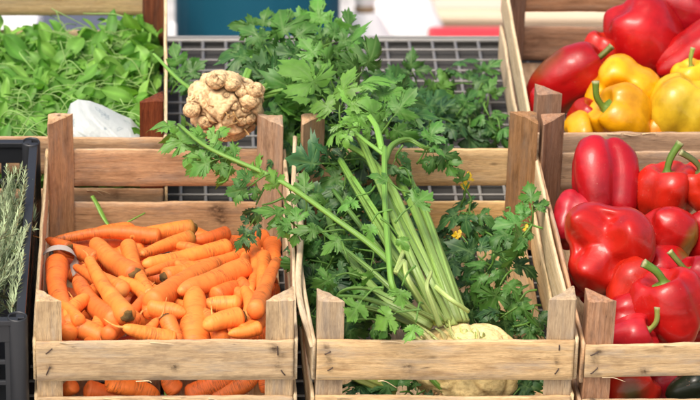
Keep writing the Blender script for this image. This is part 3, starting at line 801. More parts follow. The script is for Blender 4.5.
def leaf(parent, org, tip_base, ang, size, tone=None, roll=0.0, pet=.05, pet_dir=None, three=True, name='leaf', face=None):
    """compound celery leaf: petiole ending at tip_base, blade heading ang (degrees in the picture plane)"""
    if tone is None:
        q = rng.uniform(0, 1); tone = LF_D * (1 - q) + LF_M * q
    tone = tone * rng.uniform(.85, 1.2)
    a = R(ang)
    d = nrm(RIGHT * math.cos(a) + UP * math.sin(a) + TOW * rng.uniform(-.35, .35))
    nv = nrm(TOW * .62 + np.array([0, 0, .5]) + rng.normal(size=3) * .42 + RIGHT * roll) if face is None else nrm(face)
    mb = MB(); b = np.asarray(tip_base, float) - org
    pd = nrm(-d + rng.normal(size=3) * .3 - np.array([0, 0, .4])) if pet_dir is None else nrm(pet_dir)
    p = spline([b + pd * pet, b + pd * pet * .45 + rng.normal(size=3) * .004 - d * .004, b], 8)
    pc = ST_D * .5 + ST_M * .5
    tube(mb, p, np.linspace(.0019, .0012, 8), 6, pc)
    if three and rng.uniform() < .5:      # a second pair of small leaflets lower on the petiole
        for s in (-1, 1):
            q_ = nrm(np.cross(d, nv)) * s; j_ = p[4]
            dd = nrm(q_ + d * rng.uniform(.1, .7)); e_ = j_ + dd * size * .22
            tube(mb, [j_, e_], .0009, 5, pc); leaflet(mb, e_, dd, nrm(nv + rng.normal(size=3) * .3), size * rng.uniform(.38, .55), tone * rng.uniform(.85, 1.1), .9, rng.uniform(.1, .6))
    q = nrm(np.cross(d, nv))
    leaflet(mb, b, d, nv, size, tone, rng.uniform(.8, 1.1), rng.uniform(.05, .6))
    if three:
        for s in (-1, 1):
            dd = nrm(d * rng.uniform(.15, .6) + q * s * rng.uniform(.8, 1.1) + nv * rng.uniform(-.4, .2)); bb = b - d * size * rng.uniform(.02, .25)
            leaflet(mb, bb + dd * size * .07, dd, nrm(nv + rng.normal(size=3) * .25), size * rng.uniform(.62, .82), tone * rng.uniform(.88, 1.1), rng.uniform(.8, 1.05), rng.uniform(.05, .6))
    return mb.build(name, LEAF, parent)


def stalk(parent, org, pts, r0, r1, c0=ST_L, c1=ST_M, name='stalk', n=30):
    p = spline(pts, n) - org
    t = np.linspace(0, 1, n)[:, None]; tq = t ** .38
    p = p + np.stack([snoise(np.c_[t * 2.2, t * 0 + rng.uniform(0, 40), t * 0], 1, j) for j in (1, 4, 7)], 1) * .0035 * np.minimum(t * 3, 1)
    rd = np.linspace(r0, r1, n) * (1 + .06 * snoise(np.c_[t * 9, t * 0 + rng.uniform(0, 40), t * 0], 1, 2))
    mb = MB(); tube(mb, p, rd * .9, 28, (np.asarray(c0) * (1 - tq) + np.asarray(c1) * tq) * rng.uniform(.85, 1.15), ridge=.09, nridge=9, flat=.78, groove=.38 if rng.uniform() < .6 else .12)
    return mb.build(name, STALK, parent)


def root(parent_org, c, rad, squash, seed, col, dirt, lv=6, knob=1.0, name='root', parent=None, rings=0):
    bm = bmesh.new(); bmesh.ops.create_icosphere(bm, subdivisions=lv, radius=1)
    P = np.array([v.co[:] for v in bm.verts]); F = [tuple(v.index for v in f.verts) for f in bm.faces]; bm.free()
    r_ = np.random.default_rng(seed)
    K = r_.normal(size=(46, 3)); K /= np.linalg.norm(K, axis=1)[:, None]
    K[:, :] = K
    sz = r_.uniform(.75, 1.35, 46)
    D = np.arccos(np.clip(P @ K.T, -1, 1)) / sz[None]
    o = np.argsort(D, 1)[:, :2]
    d1 = np.take_along_axis(D, o[:, :1], 1)[:, 0]; d2 = np.take_along_axis(D, o[:, 1:2], 1)[:, 0]
    gap = d2 - d1
    warp = snoise(P, 7, seed % 13) * .06
    h = .13 * knob * (1 - np.exp(-np.clip(gap + warp, 0, 1) / .10)) * (.5 + .5 * sz[o[:, 0]]) + .10 * snoise(P, 1.8, seed % 17) + .03 * snoise(P, 6, (seed + 3) % 17) + .012 * snoise(P, 17, (seed + 5) % 17)
    ring = np.cos(d1 * 62) * np.exp(-(d1 / .22) ** 2)
    isr = (o[:, 0] % 3 == 0) * rings
    h = h + .028 * ring * isr
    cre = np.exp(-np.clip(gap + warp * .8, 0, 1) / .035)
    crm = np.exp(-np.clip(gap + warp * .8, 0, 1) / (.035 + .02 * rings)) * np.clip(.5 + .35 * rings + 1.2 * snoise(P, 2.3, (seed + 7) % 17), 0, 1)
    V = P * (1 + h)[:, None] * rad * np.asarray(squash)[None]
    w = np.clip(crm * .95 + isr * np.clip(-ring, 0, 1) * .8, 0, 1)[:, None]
    mott = np.clip(snoise(P, 4.5, (seed + 1) % 17), -1, 1)[:, None]
    C = np.asarray(col)[None] * (1 + .16 * mott)
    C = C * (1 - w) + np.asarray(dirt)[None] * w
    mb = MB(); mb.add(V + c - parent_org, F, P * .08 + seed, C)
    return mb, V


# --- plant A: celeriac lying in the front crate
oA = at(463, 356, .09)
plA = thing('celeriac', 'celeriac with a pale root by the front slat and a fan of thick green stalks', 'celeriac', oA, 'celeriacs with stalks')
oA = np.array(oA)
mb, _ = root(oA, np.array(oA) + [0.010, .004, -.022], .066, (1.16, .95, .90), 5, (.84, .66, .30), (.42, .23, .07), 6, .75)
for i in range(34):     # torn leaf bases round the crown
    a = rng.uniform(-1.4, 1.5)
    p = np.array([-.010 + math.sin(a) * .040, -.02 + .022 * math.cos(a) - .02 * rng.uniform(0, 1), .026 + rng.uniform(-.016, .008)])
    q = p + np.array([-.014 + .016 * math.sin(a), .004, .022]) * rng.uniform(.5, 1.5)
    tt = np.linspace(0, 1, 7)[:, None]
    tube(mb, spline([p, (p + q) / 2 + rng.normal(size=3) * .003, q], 7), np.array([.0085, .008, .0068, .0055, .004, .0028, .0012]) * rng.uniform(.6, 1.1), 9, np.array([.88, .76, .40]) * (1 - tt) + np.array([.52, .66, .20]) * tt * rng.uniform(.6, 1.1), ridge=.12, nridge=4, flat=.5)
# pale scale leaf bases and hanging rootlets
for i in range(26):
    a = rng.uniform(-1.2, 1.2); p = np.array([math.sin(a) * .05, -.045 + rng.uniform(-.012, .02), -.02 + rng.uniform(-.03, .0)])
    q = p + np.array([rng.uniform(-.02, .02), -.008, -.035])
    tube(mb, spline([p, (p + q) / 2 + rng.normal(size=3) * .006, q], 8), np.linspace(.0022, .0008, 8), 5, (.42, .26, .11))
mb.build('root', ROOT, plA)
crown = at(443, 320, .135)


def J(s=.012): return rng.normal(size=3) * s


STA = [  # picture points of each stalk with heights, radii
    ([(452, 326, .125), (420, 250, .19), (394, 190, .215), (372, 160, .22), (350, 146, .22)], .0105, .0055, 'a'),
    ([(446, 322, .13), (400, 262, .185), (366, 205, .205), (340, 160, .21)], .0100, .0060, 'a'),
    ([(440, 322, .135), (412, 262, .205), (388, 205, .22), (366, 150, .23), (352, 128, .23)], .0095, .0060, 'a'),
    ([(458, 322, .125), (436, 262, .18), (416, 212, .195), (400, 180, .2)], .0095, .0070, 'a'),
    ([(462, 322, .12), (444, 268, .17), (426, 218, .185), (406, 172, .19)], .0090, .0060, 'a'),
    ([(398, 296, .18), (391, 282, .20), (387, 250, .218), (384, 200, .235), (384, 165, .25), (384, 148, .256)], .0066, .0058, 'b'),
    ([(440, 322, .14), (408, 282, .175), (376, 249, .20), (340, 222, .222), (280, 181, .245), (210, 150, .268), (178, 126, .265)], .0078, .0030, 'l'),
    ([(432, 326, .13), (388, 300, .15), (352, 262, .15), (330, 225, .15), (330, 190, .16)], .0085, .0050, 'c'),
    ([(436, 324, .13), (408, 280, .21), (404, 262, .215), (396, 272, .22), (404, 250, .21)], .0055, .0045, 'p'),
    ([(440, 326, .15), (427, 292, .20), (431, 272, .21)], .0060, .0030, 'p'),
    ([(428, 330, .12), (380, 310, .12), (345, 300, .10), (325, 260, .10)], .0065, .0035, 'c'),
    ([(385, 162, .25), (392, 146, .255), (408, 140, .25), (424, 148, .24), (440, 152, .22)], .0058, .0032, 'b'),
    ([(382, 150, .255), (376, 128, .26), (366, 108, .26), (372, 88, .25)], .0058, .0040, 'b'),
    ([(384, 155, .255), (368, 142, .26), (352, 128, .255), (340, 120, .25)], .0042, .0028, 'b'),
    ([(436, 322, .13), (400, 276, .16), (362, 228, .17), (334, 190, .18)], .0068, .0040, 'c'),
    ([(450, 322, .13), (428, 275, .185), (404, 228, .205), (378, 178, .215)], .0070, .0045, 'a'),
    ([(444, 322, .13), (412, 270, .19), (380, 222, .21), (352, 178, .22)], .0066, .0042, 'a'),
    ([(456, 322, .12), (438, 272, .175), (420, 228, .19), (398, 178, .20)], .0066, .0044, 'a'),
    ([(430, 324, .13), (384, 282, .165), (346, 250, .175), (318, 226, .18)], .0060, .0034, 'c'),
    ([(466, 322, .11), (452, 280, .15), (436, 240, .17), (420, 205, .18)], .0070, .0045, 'a'),
    ([(426, 328, .12), (396, 310, .15), (366, 298, .15), (338, 296, .14)], .0062, .0040, 'c'),
    ([(448, 318, .13), (432, 285, .17), (452, 300, .17), (470, 312, .15)], .0060, .0030, 'p'),
    ([(436, 320, .14), (396, 300, .19), (366, 288, .17), (340, 294, .14), (336, 322, .09)], .0050, .0028, 'c'),
]
stA = []
for pts, r0, r1, ty in STA:
    P = [at(*p) for p in pts]
    c0, c1 = {'a': (ST_L, ST_M), 'b': (ST_M * 1.1, ST_M), 'l': (ST_M * 1.1, ST_M), 'c': (ST_L * .8, ST_D), 'p': (ST_L * 1.1, ST_L * .9)}[ty]
    stA.append(stalk(plA, oA, P, r0, r1, c0, c1))

LA = [(372, 222, .275, 250, 22, .7, 0), (356, 196, .28, 230, 24, .6, 0), (398, 236, .255, -60, 20, .75, 3), (344, 240, .262, 200, 24, .65, 7), (402, 286, .235, 250, 24, .85, 3), (374, 270, .25, 230, 22, .7, 0), (412, 206, .255, 40, 22, .6, 3), (350, 264, .25, 270, 26, .55, 7), (396, 312, .22, 230, 26, .9, 3), (416, 322, .2, 260, 22, .85, 3), (336, 276, .25, 210, 26, .5, 7), (362, 300, .235, 240, 24, .8, 3), (322, 232, .265, 160, 26, .6, 7), (390, 182, .28, 150, 24, .6, 5),  # x, y, w, heading deg, size px, tone, stalk index
    (340, 105, .27, 85, 54, .9, 12), (322, 95, .25, 120, 48, .8, 12), (352, 92, .275, 50, 46, .75, 12), (330, 120, .27, 140, 44, .6, 12), (362, 72, .26, 60, 44, .45, 12), (372, 96, .26, 20, 38, .6, 12),
    (312, 118, .25, 170, 36, .7, 13), (345, 128, .26, 200, 34, .85, 13), (330, 150, .25, 235, 34, .7, 1), (308, 150, .24, 200, 36, .2, 1),
    (354, 150, .25, -60, 30, .5, 0), (392, 118, .26, 65, 36, .5, 12), (405, 120, .25, 25, 34, .3, 11), (436, 152, .23, -15, 30, .35, 11),
    (446, 158, .22, -70, 24, .5, 11), (428, 145, .24, 60, 30, .4, 11), (400, 165, .23, -40, 28, .3, 11), (412, 185, .215, -75, 26, .25, 3),
    (300, 178, .23, 250, 38, .15, 1), (326, 170, .23, 260, 40, .1, 2), (344, 190, .23, 280, 36, .15, 0), (316, 205, .21, 220, 36, .1, 7),
    (338, 222, .20, 250, 40, .1, 7), (352, 250, .19, 200, 36, .15, 7), (325, 245, .19, 250, 36, .35, 7), (362, 205, .22, 330, 34, .1, 0),
    (350, 280, .18, 250, 44, .2, 10), (325, 275, .17, 280, 40, .3, 10), (370, 300, .17, 230, 36, .55, 10), (395, 310, .17, 240, 36, .5, 10),
    (340, 305, .15, 240, 40, .3, 15), (310, 260, .18, 210, 34, .3, 7), (370, 270, .18, 240, 36, .15, 7), (380, 320, .15, 300, 36, .35, 10),
    (318, 318, .15, 270, 36, .2, 15), (300, 240, .20, 140, 30, .7, 7), (295, 225, .23, 175, 40, .55, 6), (286, 218, .235, 150, 36, .6, 6),
    (180, 130, .26, 150, 42, .75, 6), (192, 142, .26, 178, 34, .7, 6), (210, 150, .262, 250, 30, .7, 6), (205, 142, .262, 30, 28, .8, 6),
    (226, 162, .255, 260, 32, .7, 6), (222, 156, .255, 20, 26, .75, 6), (250, 186, .25, 215, 38, .3, 6), (242, 184, .25, 235, 32, .45, 6),
    (255, 180, .25, 70, 34, .95, 6), (278, 190, .245, 120, 28, .85, 6), (262, 205, .245, 262, 28, .2, 6), (305, 196, .23, 100, 36, .55, 6),
    (330, 75, .24, 100, 36, .65, 12), (318, 60, .24, 130, 38, .6, 12), (300, 90, .23, 160, 40, .4, 12), (285, 110, .22, 200, 38, .3, 13),
    (350, 60, .24, 80, 36, .6, 12), (385, 85, .24, 10, 34, .4, 12), (400, 95, .23, -30, 32, .2, 11), (375, 125, .25, 100, 30, .7, 5),
    (214, 160, .265, 200, 36, .55, 6), (232, 166, .262, 70, 30, .6, 6), (368, 235, .18, 260, 40, .05, 0), (395, 250, .16, 260, 36, .05, 4),
    (350, 320, .13, 270, 36, .25, 10), (345, 175, .225, 190, 34, .5, 2), (360, 115, .26, 150, 34, .9, 12), (296, 130, .24, 240, 34, .5, 13),
]
for (x, y, w, ang, sp, tn, si) in LA:
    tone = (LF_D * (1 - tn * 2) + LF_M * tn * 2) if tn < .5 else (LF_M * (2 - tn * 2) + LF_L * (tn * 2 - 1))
    if si in (0, 1, 2, 4, 7, 10, 15) and y > 140: w -= .05
    if si == 6: w -= .012; sp *= (1.0 if x < 216 else .78)
    P_ = at(x, y, w)
    if 284 < x < 340 and 100 < y < 196 and si != 6: P_ = atv(x, y, .632)
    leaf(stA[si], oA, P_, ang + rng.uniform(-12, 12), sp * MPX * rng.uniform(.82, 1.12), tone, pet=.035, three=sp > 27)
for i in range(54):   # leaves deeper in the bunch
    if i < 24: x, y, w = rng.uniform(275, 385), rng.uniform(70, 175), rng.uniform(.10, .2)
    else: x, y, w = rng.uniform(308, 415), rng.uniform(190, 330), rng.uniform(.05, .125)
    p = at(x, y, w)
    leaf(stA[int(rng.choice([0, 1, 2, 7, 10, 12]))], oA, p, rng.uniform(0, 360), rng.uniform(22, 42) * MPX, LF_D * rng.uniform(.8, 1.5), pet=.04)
# leaves and stalk ends seen through the gap below the slat
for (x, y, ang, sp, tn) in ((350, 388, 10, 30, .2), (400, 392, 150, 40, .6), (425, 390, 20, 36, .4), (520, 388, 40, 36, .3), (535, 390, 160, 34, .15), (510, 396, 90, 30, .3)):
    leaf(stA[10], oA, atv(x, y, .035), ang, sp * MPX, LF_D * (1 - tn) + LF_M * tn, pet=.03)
stalk(plA, oA, [atv(430, 376, .03), atv(440, 388, .028), atv(452, 402, .03)], .006, .006, ST_M, ST_M)
stalk(plA, oA, [atv(352, 374, .05), atv(372, 384, .04), atv(395, 392, .045)], .011, .010, ST_L, ST_L * [1, .85, .5])

# --- plant B: knobbly celeriac resting on the rear slats
oB = atv(226, 106, .598)
plB = thing('celeriac', 'knobbly tan celeriac root perched on the back slat, leafy stalks behind it', 'celeriac', oB, 'celeriacs with stalks')
LUMPS = [(192, 110, .016), (250, 100, .019), (256, 90, .016), (216, 80, .019), (240, 120, .013), (249, 118, .012), (232, 84, .015), (205, 122, .014), (218, 121, .0135), (242, 92, .012), (234, 106, .011), (226, 96, .010), (246, 108, .009)]
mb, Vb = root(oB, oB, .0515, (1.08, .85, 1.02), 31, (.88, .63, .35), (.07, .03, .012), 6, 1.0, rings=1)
LC = []
for (x, y, rr) in LUMPS:
    lc = atv(x, y, .566 + rng.uniform(-.004, .006)); LC.append((lc - oB, rr * .78))
    bm_, _v = root(oB, lc * 0, rr * .78, (1.1, .9, .95), int(rng.integers(40, 90)), (.88, .62, .34), (.12, .055, .02), 5, .30, rings=1)
    q = _v / np.linalg.norm(_v, axis=1)[:, None]; fd = q @ nrm(TOW + RIGHT * rng.uniform(-.3, .3) + UP * rng.uniform(-.2, .3))
    rg = np.clip(np.cos(np.arccos(np.clip(fd, -1, 1)) * rng.uniform(9, 13)), 0, 1) ** 4 * np.clip(fd + .1, 0, 1) * np.clip(.4 + snoise(q, 2.5, 3), 0, 1)
    cc = bm_.c[0] * (1 - .75 * rg[:, None]) + np.array([.13, .06, .022]) * .75 * rg[:, None]
    mb.add(_v + lc - oB, bm_.f, bm_.g[0], cc)
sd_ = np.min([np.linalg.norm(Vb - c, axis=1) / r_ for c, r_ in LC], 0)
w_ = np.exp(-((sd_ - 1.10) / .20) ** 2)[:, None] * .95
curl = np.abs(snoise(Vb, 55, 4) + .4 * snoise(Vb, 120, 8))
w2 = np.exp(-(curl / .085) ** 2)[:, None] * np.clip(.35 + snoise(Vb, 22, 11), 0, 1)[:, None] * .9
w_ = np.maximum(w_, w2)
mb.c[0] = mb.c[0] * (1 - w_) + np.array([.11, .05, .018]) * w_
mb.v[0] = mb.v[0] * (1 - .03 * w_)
for i in range(16):
    q = nrm(TOW * rng.uniform(.2, 1) + RIGHT * rng.normal() * .6 + UP * rng.uniform(-1, .4)) * .049; e_ = q * rng.uniform(1.1, 1.3) + rng.normal(size=3) * .012
    tube(mb, spline([q, (q + e_) / 2 + rng.normal(size=3) * .006, e_], 9), np.linspace(.0016, .0004, 9), 5, (.40, .24, .10))
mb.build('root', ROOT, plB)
STB = [([(243, 84, .22), (252, 64, .22), (259, 44, .22), (263, 30, .22)], .0070, .0050),
       ([(256, 92, .21), (285, 76, .22), (310, 58, .225), (326, 42, .235), (335, 30, .24)], .0080, .0055),
       ([(260, 96, .20), (285, 90, .205), (312, 84, .21), (335, 70, .21)], .0085, .0060),
       ([(200, 96, .22), (182, 82, .225), (166, 66, .23), (154, 54, .235)], .0042, .0030),
       ([(262, 100, .18), (290, 104, .18), (312, 98, .19)], .0080, .0060)]
stB = [stalk(plB, oB, [at(*p) if i else at(*p) for i, p in enumerate(pts)], a, b, ST_M * 1.1, ST_M * .9) for pts, a, b in STB]
LB = [(258, 30, .24, 150, 40, .5, 0), (276, 40, .23, 200, 44, .35, 1), (258, 76, .19, 190, 40, .15, 0), (282, 84, .2, 150, 42, .2, 2), (248, 50, .22, 200, 36, .3, 0), (300, 74, .22, 190, 40, .3, 1), (322, 62, .22, 240, 38, .35, 2), (265, 45, .24, 130, 44, .35, 0), (252, 62, .22, 160, 40, .25, 0), (290, 40, .24, 110, 46, .5, 1), (320, 30, .25, 80, 40, .6, 1), (335, 42, .25, 20, 40, .4, 1),
      (275, 66, .21, 175, 42, .3, 1), (300, 62, .22, 250, 40, .2, 1), (268, 85, .20, 200, 40, .1, 2), (292, 88, .20, 230, 38, .1, 2), (320, 80, .22, 260, 36, .3, 2),
      (340, 60, .24, -20, 36, .5, 2), (345, 36, .24, 60, 30, .35, 1), (285, 28, .24, 140, 34, .55, 1), (306, 26, .24, 60, 34, .5, 1), (186, 76, .17, 40, 28, .4, 3), (180, 68, .17, 120, 26, .5, 3), (190, 90, .16, -20, 24, .35, 3),
      (262, 70, .15, 190, 44, .05, 2), (280, 100, .13, 240, 40, .05, 4), (300, 110, .14, 250, 40, .05, 4), (268, 55, .16, 150, 40, .1, 0), (310, 50, .18, 100, 44, .15, 1)]
for (x, y, w, ang, sp, tn, si) in LB:
    tone = (LF_D * (1 - tn * 2) + LF_M * tn * 2) if tn < .5 else (LF_M * (2 - tn * 2) + LF_L * (tn * 2 - 1))
    leaf(stB[si], oB, at(x, y, w), ang + rng.uniform(-10, 10), sp * MPX * rng.uniform(.8, 1.1), tone, pet=.04)

# --- loose celery leaf stalks
LOOSE = 'loose celery leaf stalks'


def loose(label, pts, r0, r1, leaves, c=ST_M):
    P = [at(*p) for p in pts]; o = P[0]
    p = spline(P, 26) - o; mb = MB()
    tube(mb, p, np.linspace(r0, r1, 26), 14, np.asarray(c), ridge=.08, nridge=6, flat=.8)
    s = tag(mb.build('celery_stalk', STALK, None, origin=o), label, 'celery stalk', LOOSE)
    for (x, y, w, ang, sp, tn) in leaves:
        tone = (LF_D * (1 - tn * 2) + LF_M * tn * 2) if tn < .5 else (LF_M * (2 - tn * 2) + LF_L * (tn * 2 - 1))
        if tn < 0: tone = np.array([.80, .50, .02])
        leaf(s, o, at(x, y, w), ang, sp * MPX * rng.uniform(.85, 1.12), tone, pet=.03, three=sp > 20)
    return s


loose('celery stalk lying on the wire grid with leaves to the right', [(380, 72, .12), (405, 69, .12), (424, 68, .11), (436, 76, .09), (448, 84, .08)], .0045, .003,
      [(448, 68, .07, 25, 40, .3), (436, 80, .08, -60, 28, .75), (450, 94, .05, -60, 30, .1), (470, 84, .06, 10, 30, .15), (484, 74, .06, 60, 26, .3), (440, 104, .04, 200, 36, .05), (476, 100, .04, -120, 34, .05), (418, 94, .05, -110, 30, .1), (398, 85, .07, 240, 34, .2), (412, 72, .1, 100, 26, .3), (404, 96, .08, -20, 38, .15), (424, 108, .05, 30, 36, .1), (388, 96, .1, 60, 36, .3)], ST_M * 1.1)
loose('celery stalk on the wire grid beside the pepper crate, leaf tips upright', [(530, 106, .17), (505, 105, .13), (485, 105, .11), (460, 112, .09)], .0032, .0022,
      [(470, 112, .09, 170, 32, .25), (489, 116, .10, -75, 30, .4), (440, 118, .10, 190, 42, .02), (452, 124, .09, -10, 38, .05), (488, 96, .1, 80, 22, .5), (470, 126, .08, -100, 32, .1), (500, 130, .09, -80, 28, .3), (492, 138, .07, 200, 32, .1), (430, 118, .08, 120, 36, .1), (462, 108, .1, 60, 28, .3), (415, 125, .10, 160, 38, .02), (428, 138, .08, 240, 28, .05), (400, 112, .11, 200, 34, .03)])
loose('celery stalk with a yellowed leaf tip, across the back of the celery crate', [(534, 222, .12), (508, 222, .12), (486, 212, .12), (468, 206, .125), (452, 205, .12)], .0034, .0024,
      [(462, 212, .125, 200, 34, .12), (474, 218, .12, -100, 30, .35), (466, 192, .15, 85, 18, -1), (463, 184, .17, 105, 15, .7), (469, 182, .165, 70, 13, -1), (462, 236, .13, 160, 12, -1), (524, 232, .15, 60, 10, -1), (506, 226, .11, -60, 32, .3), (490, 222, .11, -95, 30, .1)])
loose('celery stalk standing along the right side slat of the celery crate', [(546, 338, .09), (540, 300, .13), (534, 262, .15), (530, 232, .16), (528, 214, .16)], .0038, .0026,
      [(524, 222, .16, 190, 32, .4), (520, 240, .16, 250, 40, .45), (532, 205, .17, 95, 26, .5), (512, 232, .15, 200, 30, .3)])
loose('celery stalk slanting low from the root to the right, lobed leaves on it', [(440, 264, .11), (470, 276, .10), (505, 296, .09), (545, 330, .07)], .0042, .0030,
      [(488, 270, .13, 230, 36, .5), (500, 285, .12, 250, 36, .5), (478, 256, .13, 150, 34, .1), (510, 262, .11, -20, 34, .08), (520, 300, .11, 240, 34, .45), (500, 318, .10, 230, 36, .1), (530, 322, .09, 270, 30, .2), (462, 262, .11, 200, 30, .1)])
loose('celery stalk deep in the celery crate, dark leaves beside the root', [(450, 235, .07), (480, 250, .06), (520, 280, .05)], .0035, .0025,
      [(452, 250, .07, 220, 30, .05), (478, 262, .06, 250, 34, .05), (474, 306, .06, 250, 34, .1), (515, 334, .05, 250, 36, .05), (492, 332, .06, 200, 34, .1), (532, 316, .05, 260, 34, .15), (466, 290, .07, 230, 32, .2), (505, 308, .06, -60, 32, .3), (448, 238, .08, 200, 30, .1), (500, 244, .1, -80, 28, .3)])
loose('wilted thin celery stalk hanging over the carrots at the rear right post', [(262, 188, .24), (257, 205, .21), (254, 222, .18), (246, 238, .15)], .0022, .0016,
      [(256, 205, .20, 268, 20, .1), (250, 226, .17, 235, 24, .05), (248, 236, .16, 215, 20, .3)])

# green scrap on the carrots
mb = MB()
g0 = atv(103, 228, .50)
P = [atv(92, 196, .55), atv(98, 206, .54), atv(105, 220, .52), atv(113, 231, .50)]
tube(mb, spline(P, 16) - g0, np.interp(np.linspace(0, 1, 16), [0, .5, 1], [.005, .0065, .003]), 8, ST_M, flat=.4)
P = [atv(113, 231, .50), atv(128, 222, .51), atv(145, 213, .53)]
tube(mb, spline(P, 12) - g0, .0013, 6, ST_M)
leaflet(mb, atv(116, 229, .50) - g0, -RIGHT + UP * -.2, np.array([0, -.4, 1.]), .032, LF_L, .7)
o = mb.build('green_sprig', STALK, None); o.matrix_world = M @ Matrix.Translation(Vector(g0))
tag(o, 'bright green broken stem lying behind the carrots against the rear slat', 'stem')

# ------------------------------------------------------------------ salad greens, back left crate
mb = MB()


def oval(mb, b, d, nv, L, W, col, curl, fold):
    d = nrm(d); nv = nrm(nv - d * (nv @ d)); sx = np.cross(d, nv)
    nl = 9; t = np.linspace(0, 1, nl)
    wd = W * np.sin(np.pi * np.clip(t, 0, 1) ** 1.25) ** .7; wd[0] = W * .06; wd[-1] = W * .05
    y = L * t; z = curl * L * (t ** 2) * -1 + .05 * L * np.sin(t * 6 + rng.uniform(0, 6))
    V, C = [], []
    for s in (-1, -.5, 0, .5, 1):
        zz = z + fold * wd * abs(s) + .04 * L * s * np.sin(t * 7 + s)
        V.append(b + np.outer(y, d) + np.outer(wd * s, sx) + np.outer(zz, nv)); C.append(np.repeat((col * (1.35 if s == 0 else 1))[None], nl, 0))
    V = np.stack(V, 1).reshape(-1, 3); C = np.stack(C, 1).reshape(-1, 3)
    mb.add(V, grid_faces(nl, 5, False), V + rng.uniform(0, 9, 3), C)


def hg(u, v):
    k = (v - .62) / .5
    return .120 - .070 * k + .016 * math.sin(u * 17 + 1) * math.sin(v * 11) + .014 * math.sin(v * 6.5) + .03 * k * max(0, 1 + u / .14)


SGL, SGM = np.array([.26, .50, .09]), np.array([.085, .25, .03])
for i in range(2700):
    u = rng.uniform(-.362, -.022); v = .625 + (rng.uniform(0, 1)) * .53
    dep = rng.uniform(0, 1) ** 1.4 * .085
    b = np.array([u, v, hg(u, v) - dep + rng.uniform(-.004, .018)])
    a = rng.uniform(0, 6.28)
    d = np.array([math.cos(a), math.sin(a), rng.uniform(-.25, 1.1)])
    nv = np.array([0, -.35, 1]) + rng.normal(size=3) * .55
    q = rng.uniform(0, 1) ** 1.3
    L = rng.uniform(.030, .064) * (1.15 if i % 9 == 0 else 1)
    if u + d[0] * L > -.014: d[0] = -abs(d[0])
    if v < .655: d[1] = abs(d[1])
    oval(mb, b, d, nv, L, L * rng.uniform(.13, .26), SGM * (1 - q) + SGL * q, rng.uniform(-.2, .5), rng.uniform(0, .5))
for i in range(270):
    u = rng.uniform(-.36, -.03); v = .64 + rng.uniform(0, 1) * .5
    b = np.array([u, v, hg(u, v) + rng.uniform(-.01, .012)])
    a = rng.uniform(0, 6.28); L = rng.uniform(.04, .12)
    d = np.array([math.cos(a), math.sin(a) * .8, rng.uniform(-.1, .35)]) * L
    if b[0] + d[0] > -.02: d[0] = -abs(d[0])
    if b[1] + d[1] < .65: d[1] = abs(d[1])
    tube(mb, spline([b, b + d * .4 + [0, 0, L * rng.uniform(.08, .25)] + rng.normal(size=3) * L * .07, b + d + rng.normal(size=3) * L * .08], 9), np.linspace(.0012, .0008, 9), 5, np.array([.34, .52, .17]) * rng.uniform(.8, 1.2))
tag(mb.build('salad_greens', GREEN, None, origin=(-.19, .9, .1)), 'bright green salad leaves and thin stems heaped in the back left crate', 'salad leaves', None, 'stuff')

# white crumpled bag on the greens
m_bag, nt, b_ = mat('white_plastic_film'); k = N_(nt)
tc = k.n('ShaderNodeTexCoord').outputs['Object']
k.l(k.ramp(k.noise(tc, 55, 2), [(.3, (.70, .73, .72)), (.64, (.66, .70, .69)), (.68, (.32, .38, .43)), (.72, (.66, .70, .69))]), b_.inputs['Base Color'])
b_.inputs['Roughness'].default_value = .35; b_.inputs['Transmission Weight'].default_value = 0.0
k.bump(k.noise(tc, 70, 4), .5, .004, b_)
tr_ = nt.nodes.new('ShaderNodeBsdfTranslucent'); tr_.inputs[0].default_value = (.72, .78, .74, 1); mx_ = nt.nodes.new('ShaderNodeMixShader'); mx_.inputs[0].default_value = .4
nt.links.new(b_.outputs[0], mx_.inputs[1]); nt.links.new(tr_.outputs[0], mx_.inputs[2]); nt.links.new(mx_.outputs[0], nt.nodes['Material Output'].inputs[0])
nx, ny = 80, 48
U, Vv = np.meshgrid(np.linspace(0, 1, nx), np.linspace(0, 1, ny), indexing='ij')
sil = np.interp(U[:, 0], [0, .06, .16, .32, .5, .7, .88, 1], [.62, .90, .99, .96, .86, .70, .58, .36])
pts = np.zeros((nx, ny, 3))
for i in range(nx):
    px = 66 + U[i, 0] * 74
    b0 = atv(px, 146, .625); t0 = atv(px, 146 - 47 * sil[i], .70)
    for j in range(ny):
        s = Vv[i, j]
        p = b0 * (1 - s) + t0 * s
        bul = math.sin(math.pi * min(s * 1.0, 1)) * .028
        p = p + TOW * bul * .6
        pts[i, j] = p
pp = pts.reshape(-1, 3)
fold = pp * [30, 30, 105] + np.c_[pp[:, 2] * 40, pp[:, 2] * 0, pp[:, 0] * 55]
dsp = snoise(pp, 24, 3) * .005 + snoise(fold, 1, 6) * .0035 + (.3 - np.abs(snoise(fold * [2.2, 1, .8], 1, 9))) * .004
pp = pp + np.outer(dsp, TOW)
back = pp - np.outer(.012 + .045 * np.sin(np.pi * np.clip(Vv.reshape(-1), 0, 1)), TOW)
f = grid_faces(nx, ny, False); n0 = len(pp)
f2 = [tuple(i + n0 for i in q[::-1]) for q in f]
edge = [i * ny for i in range(nx)] + [(nx - 1) * ny + j for j in range(1, ny)] + [i * ny + ny - 1 for i in range(nx - 2, -1, -1)] + [j for j in range(ny - 2, 0, -1)]
f3 = [(edge[i], edge[(i + 1) % len(edge)], edge[(i + 1) % len(edge)] + n0, edge[i] + n0) for i in range(len(edge))]
mb = MB(); mb.add(np.vstack([pp, back]), f + f2 + f3)
c0 = pp.mean(0)
o = mb.build('plastic_bag', m_bag, None, origin=c0); fix_normals(o)
tag(o, 'crumpled white plastic bag lying on the green salad leaves', 'bag')

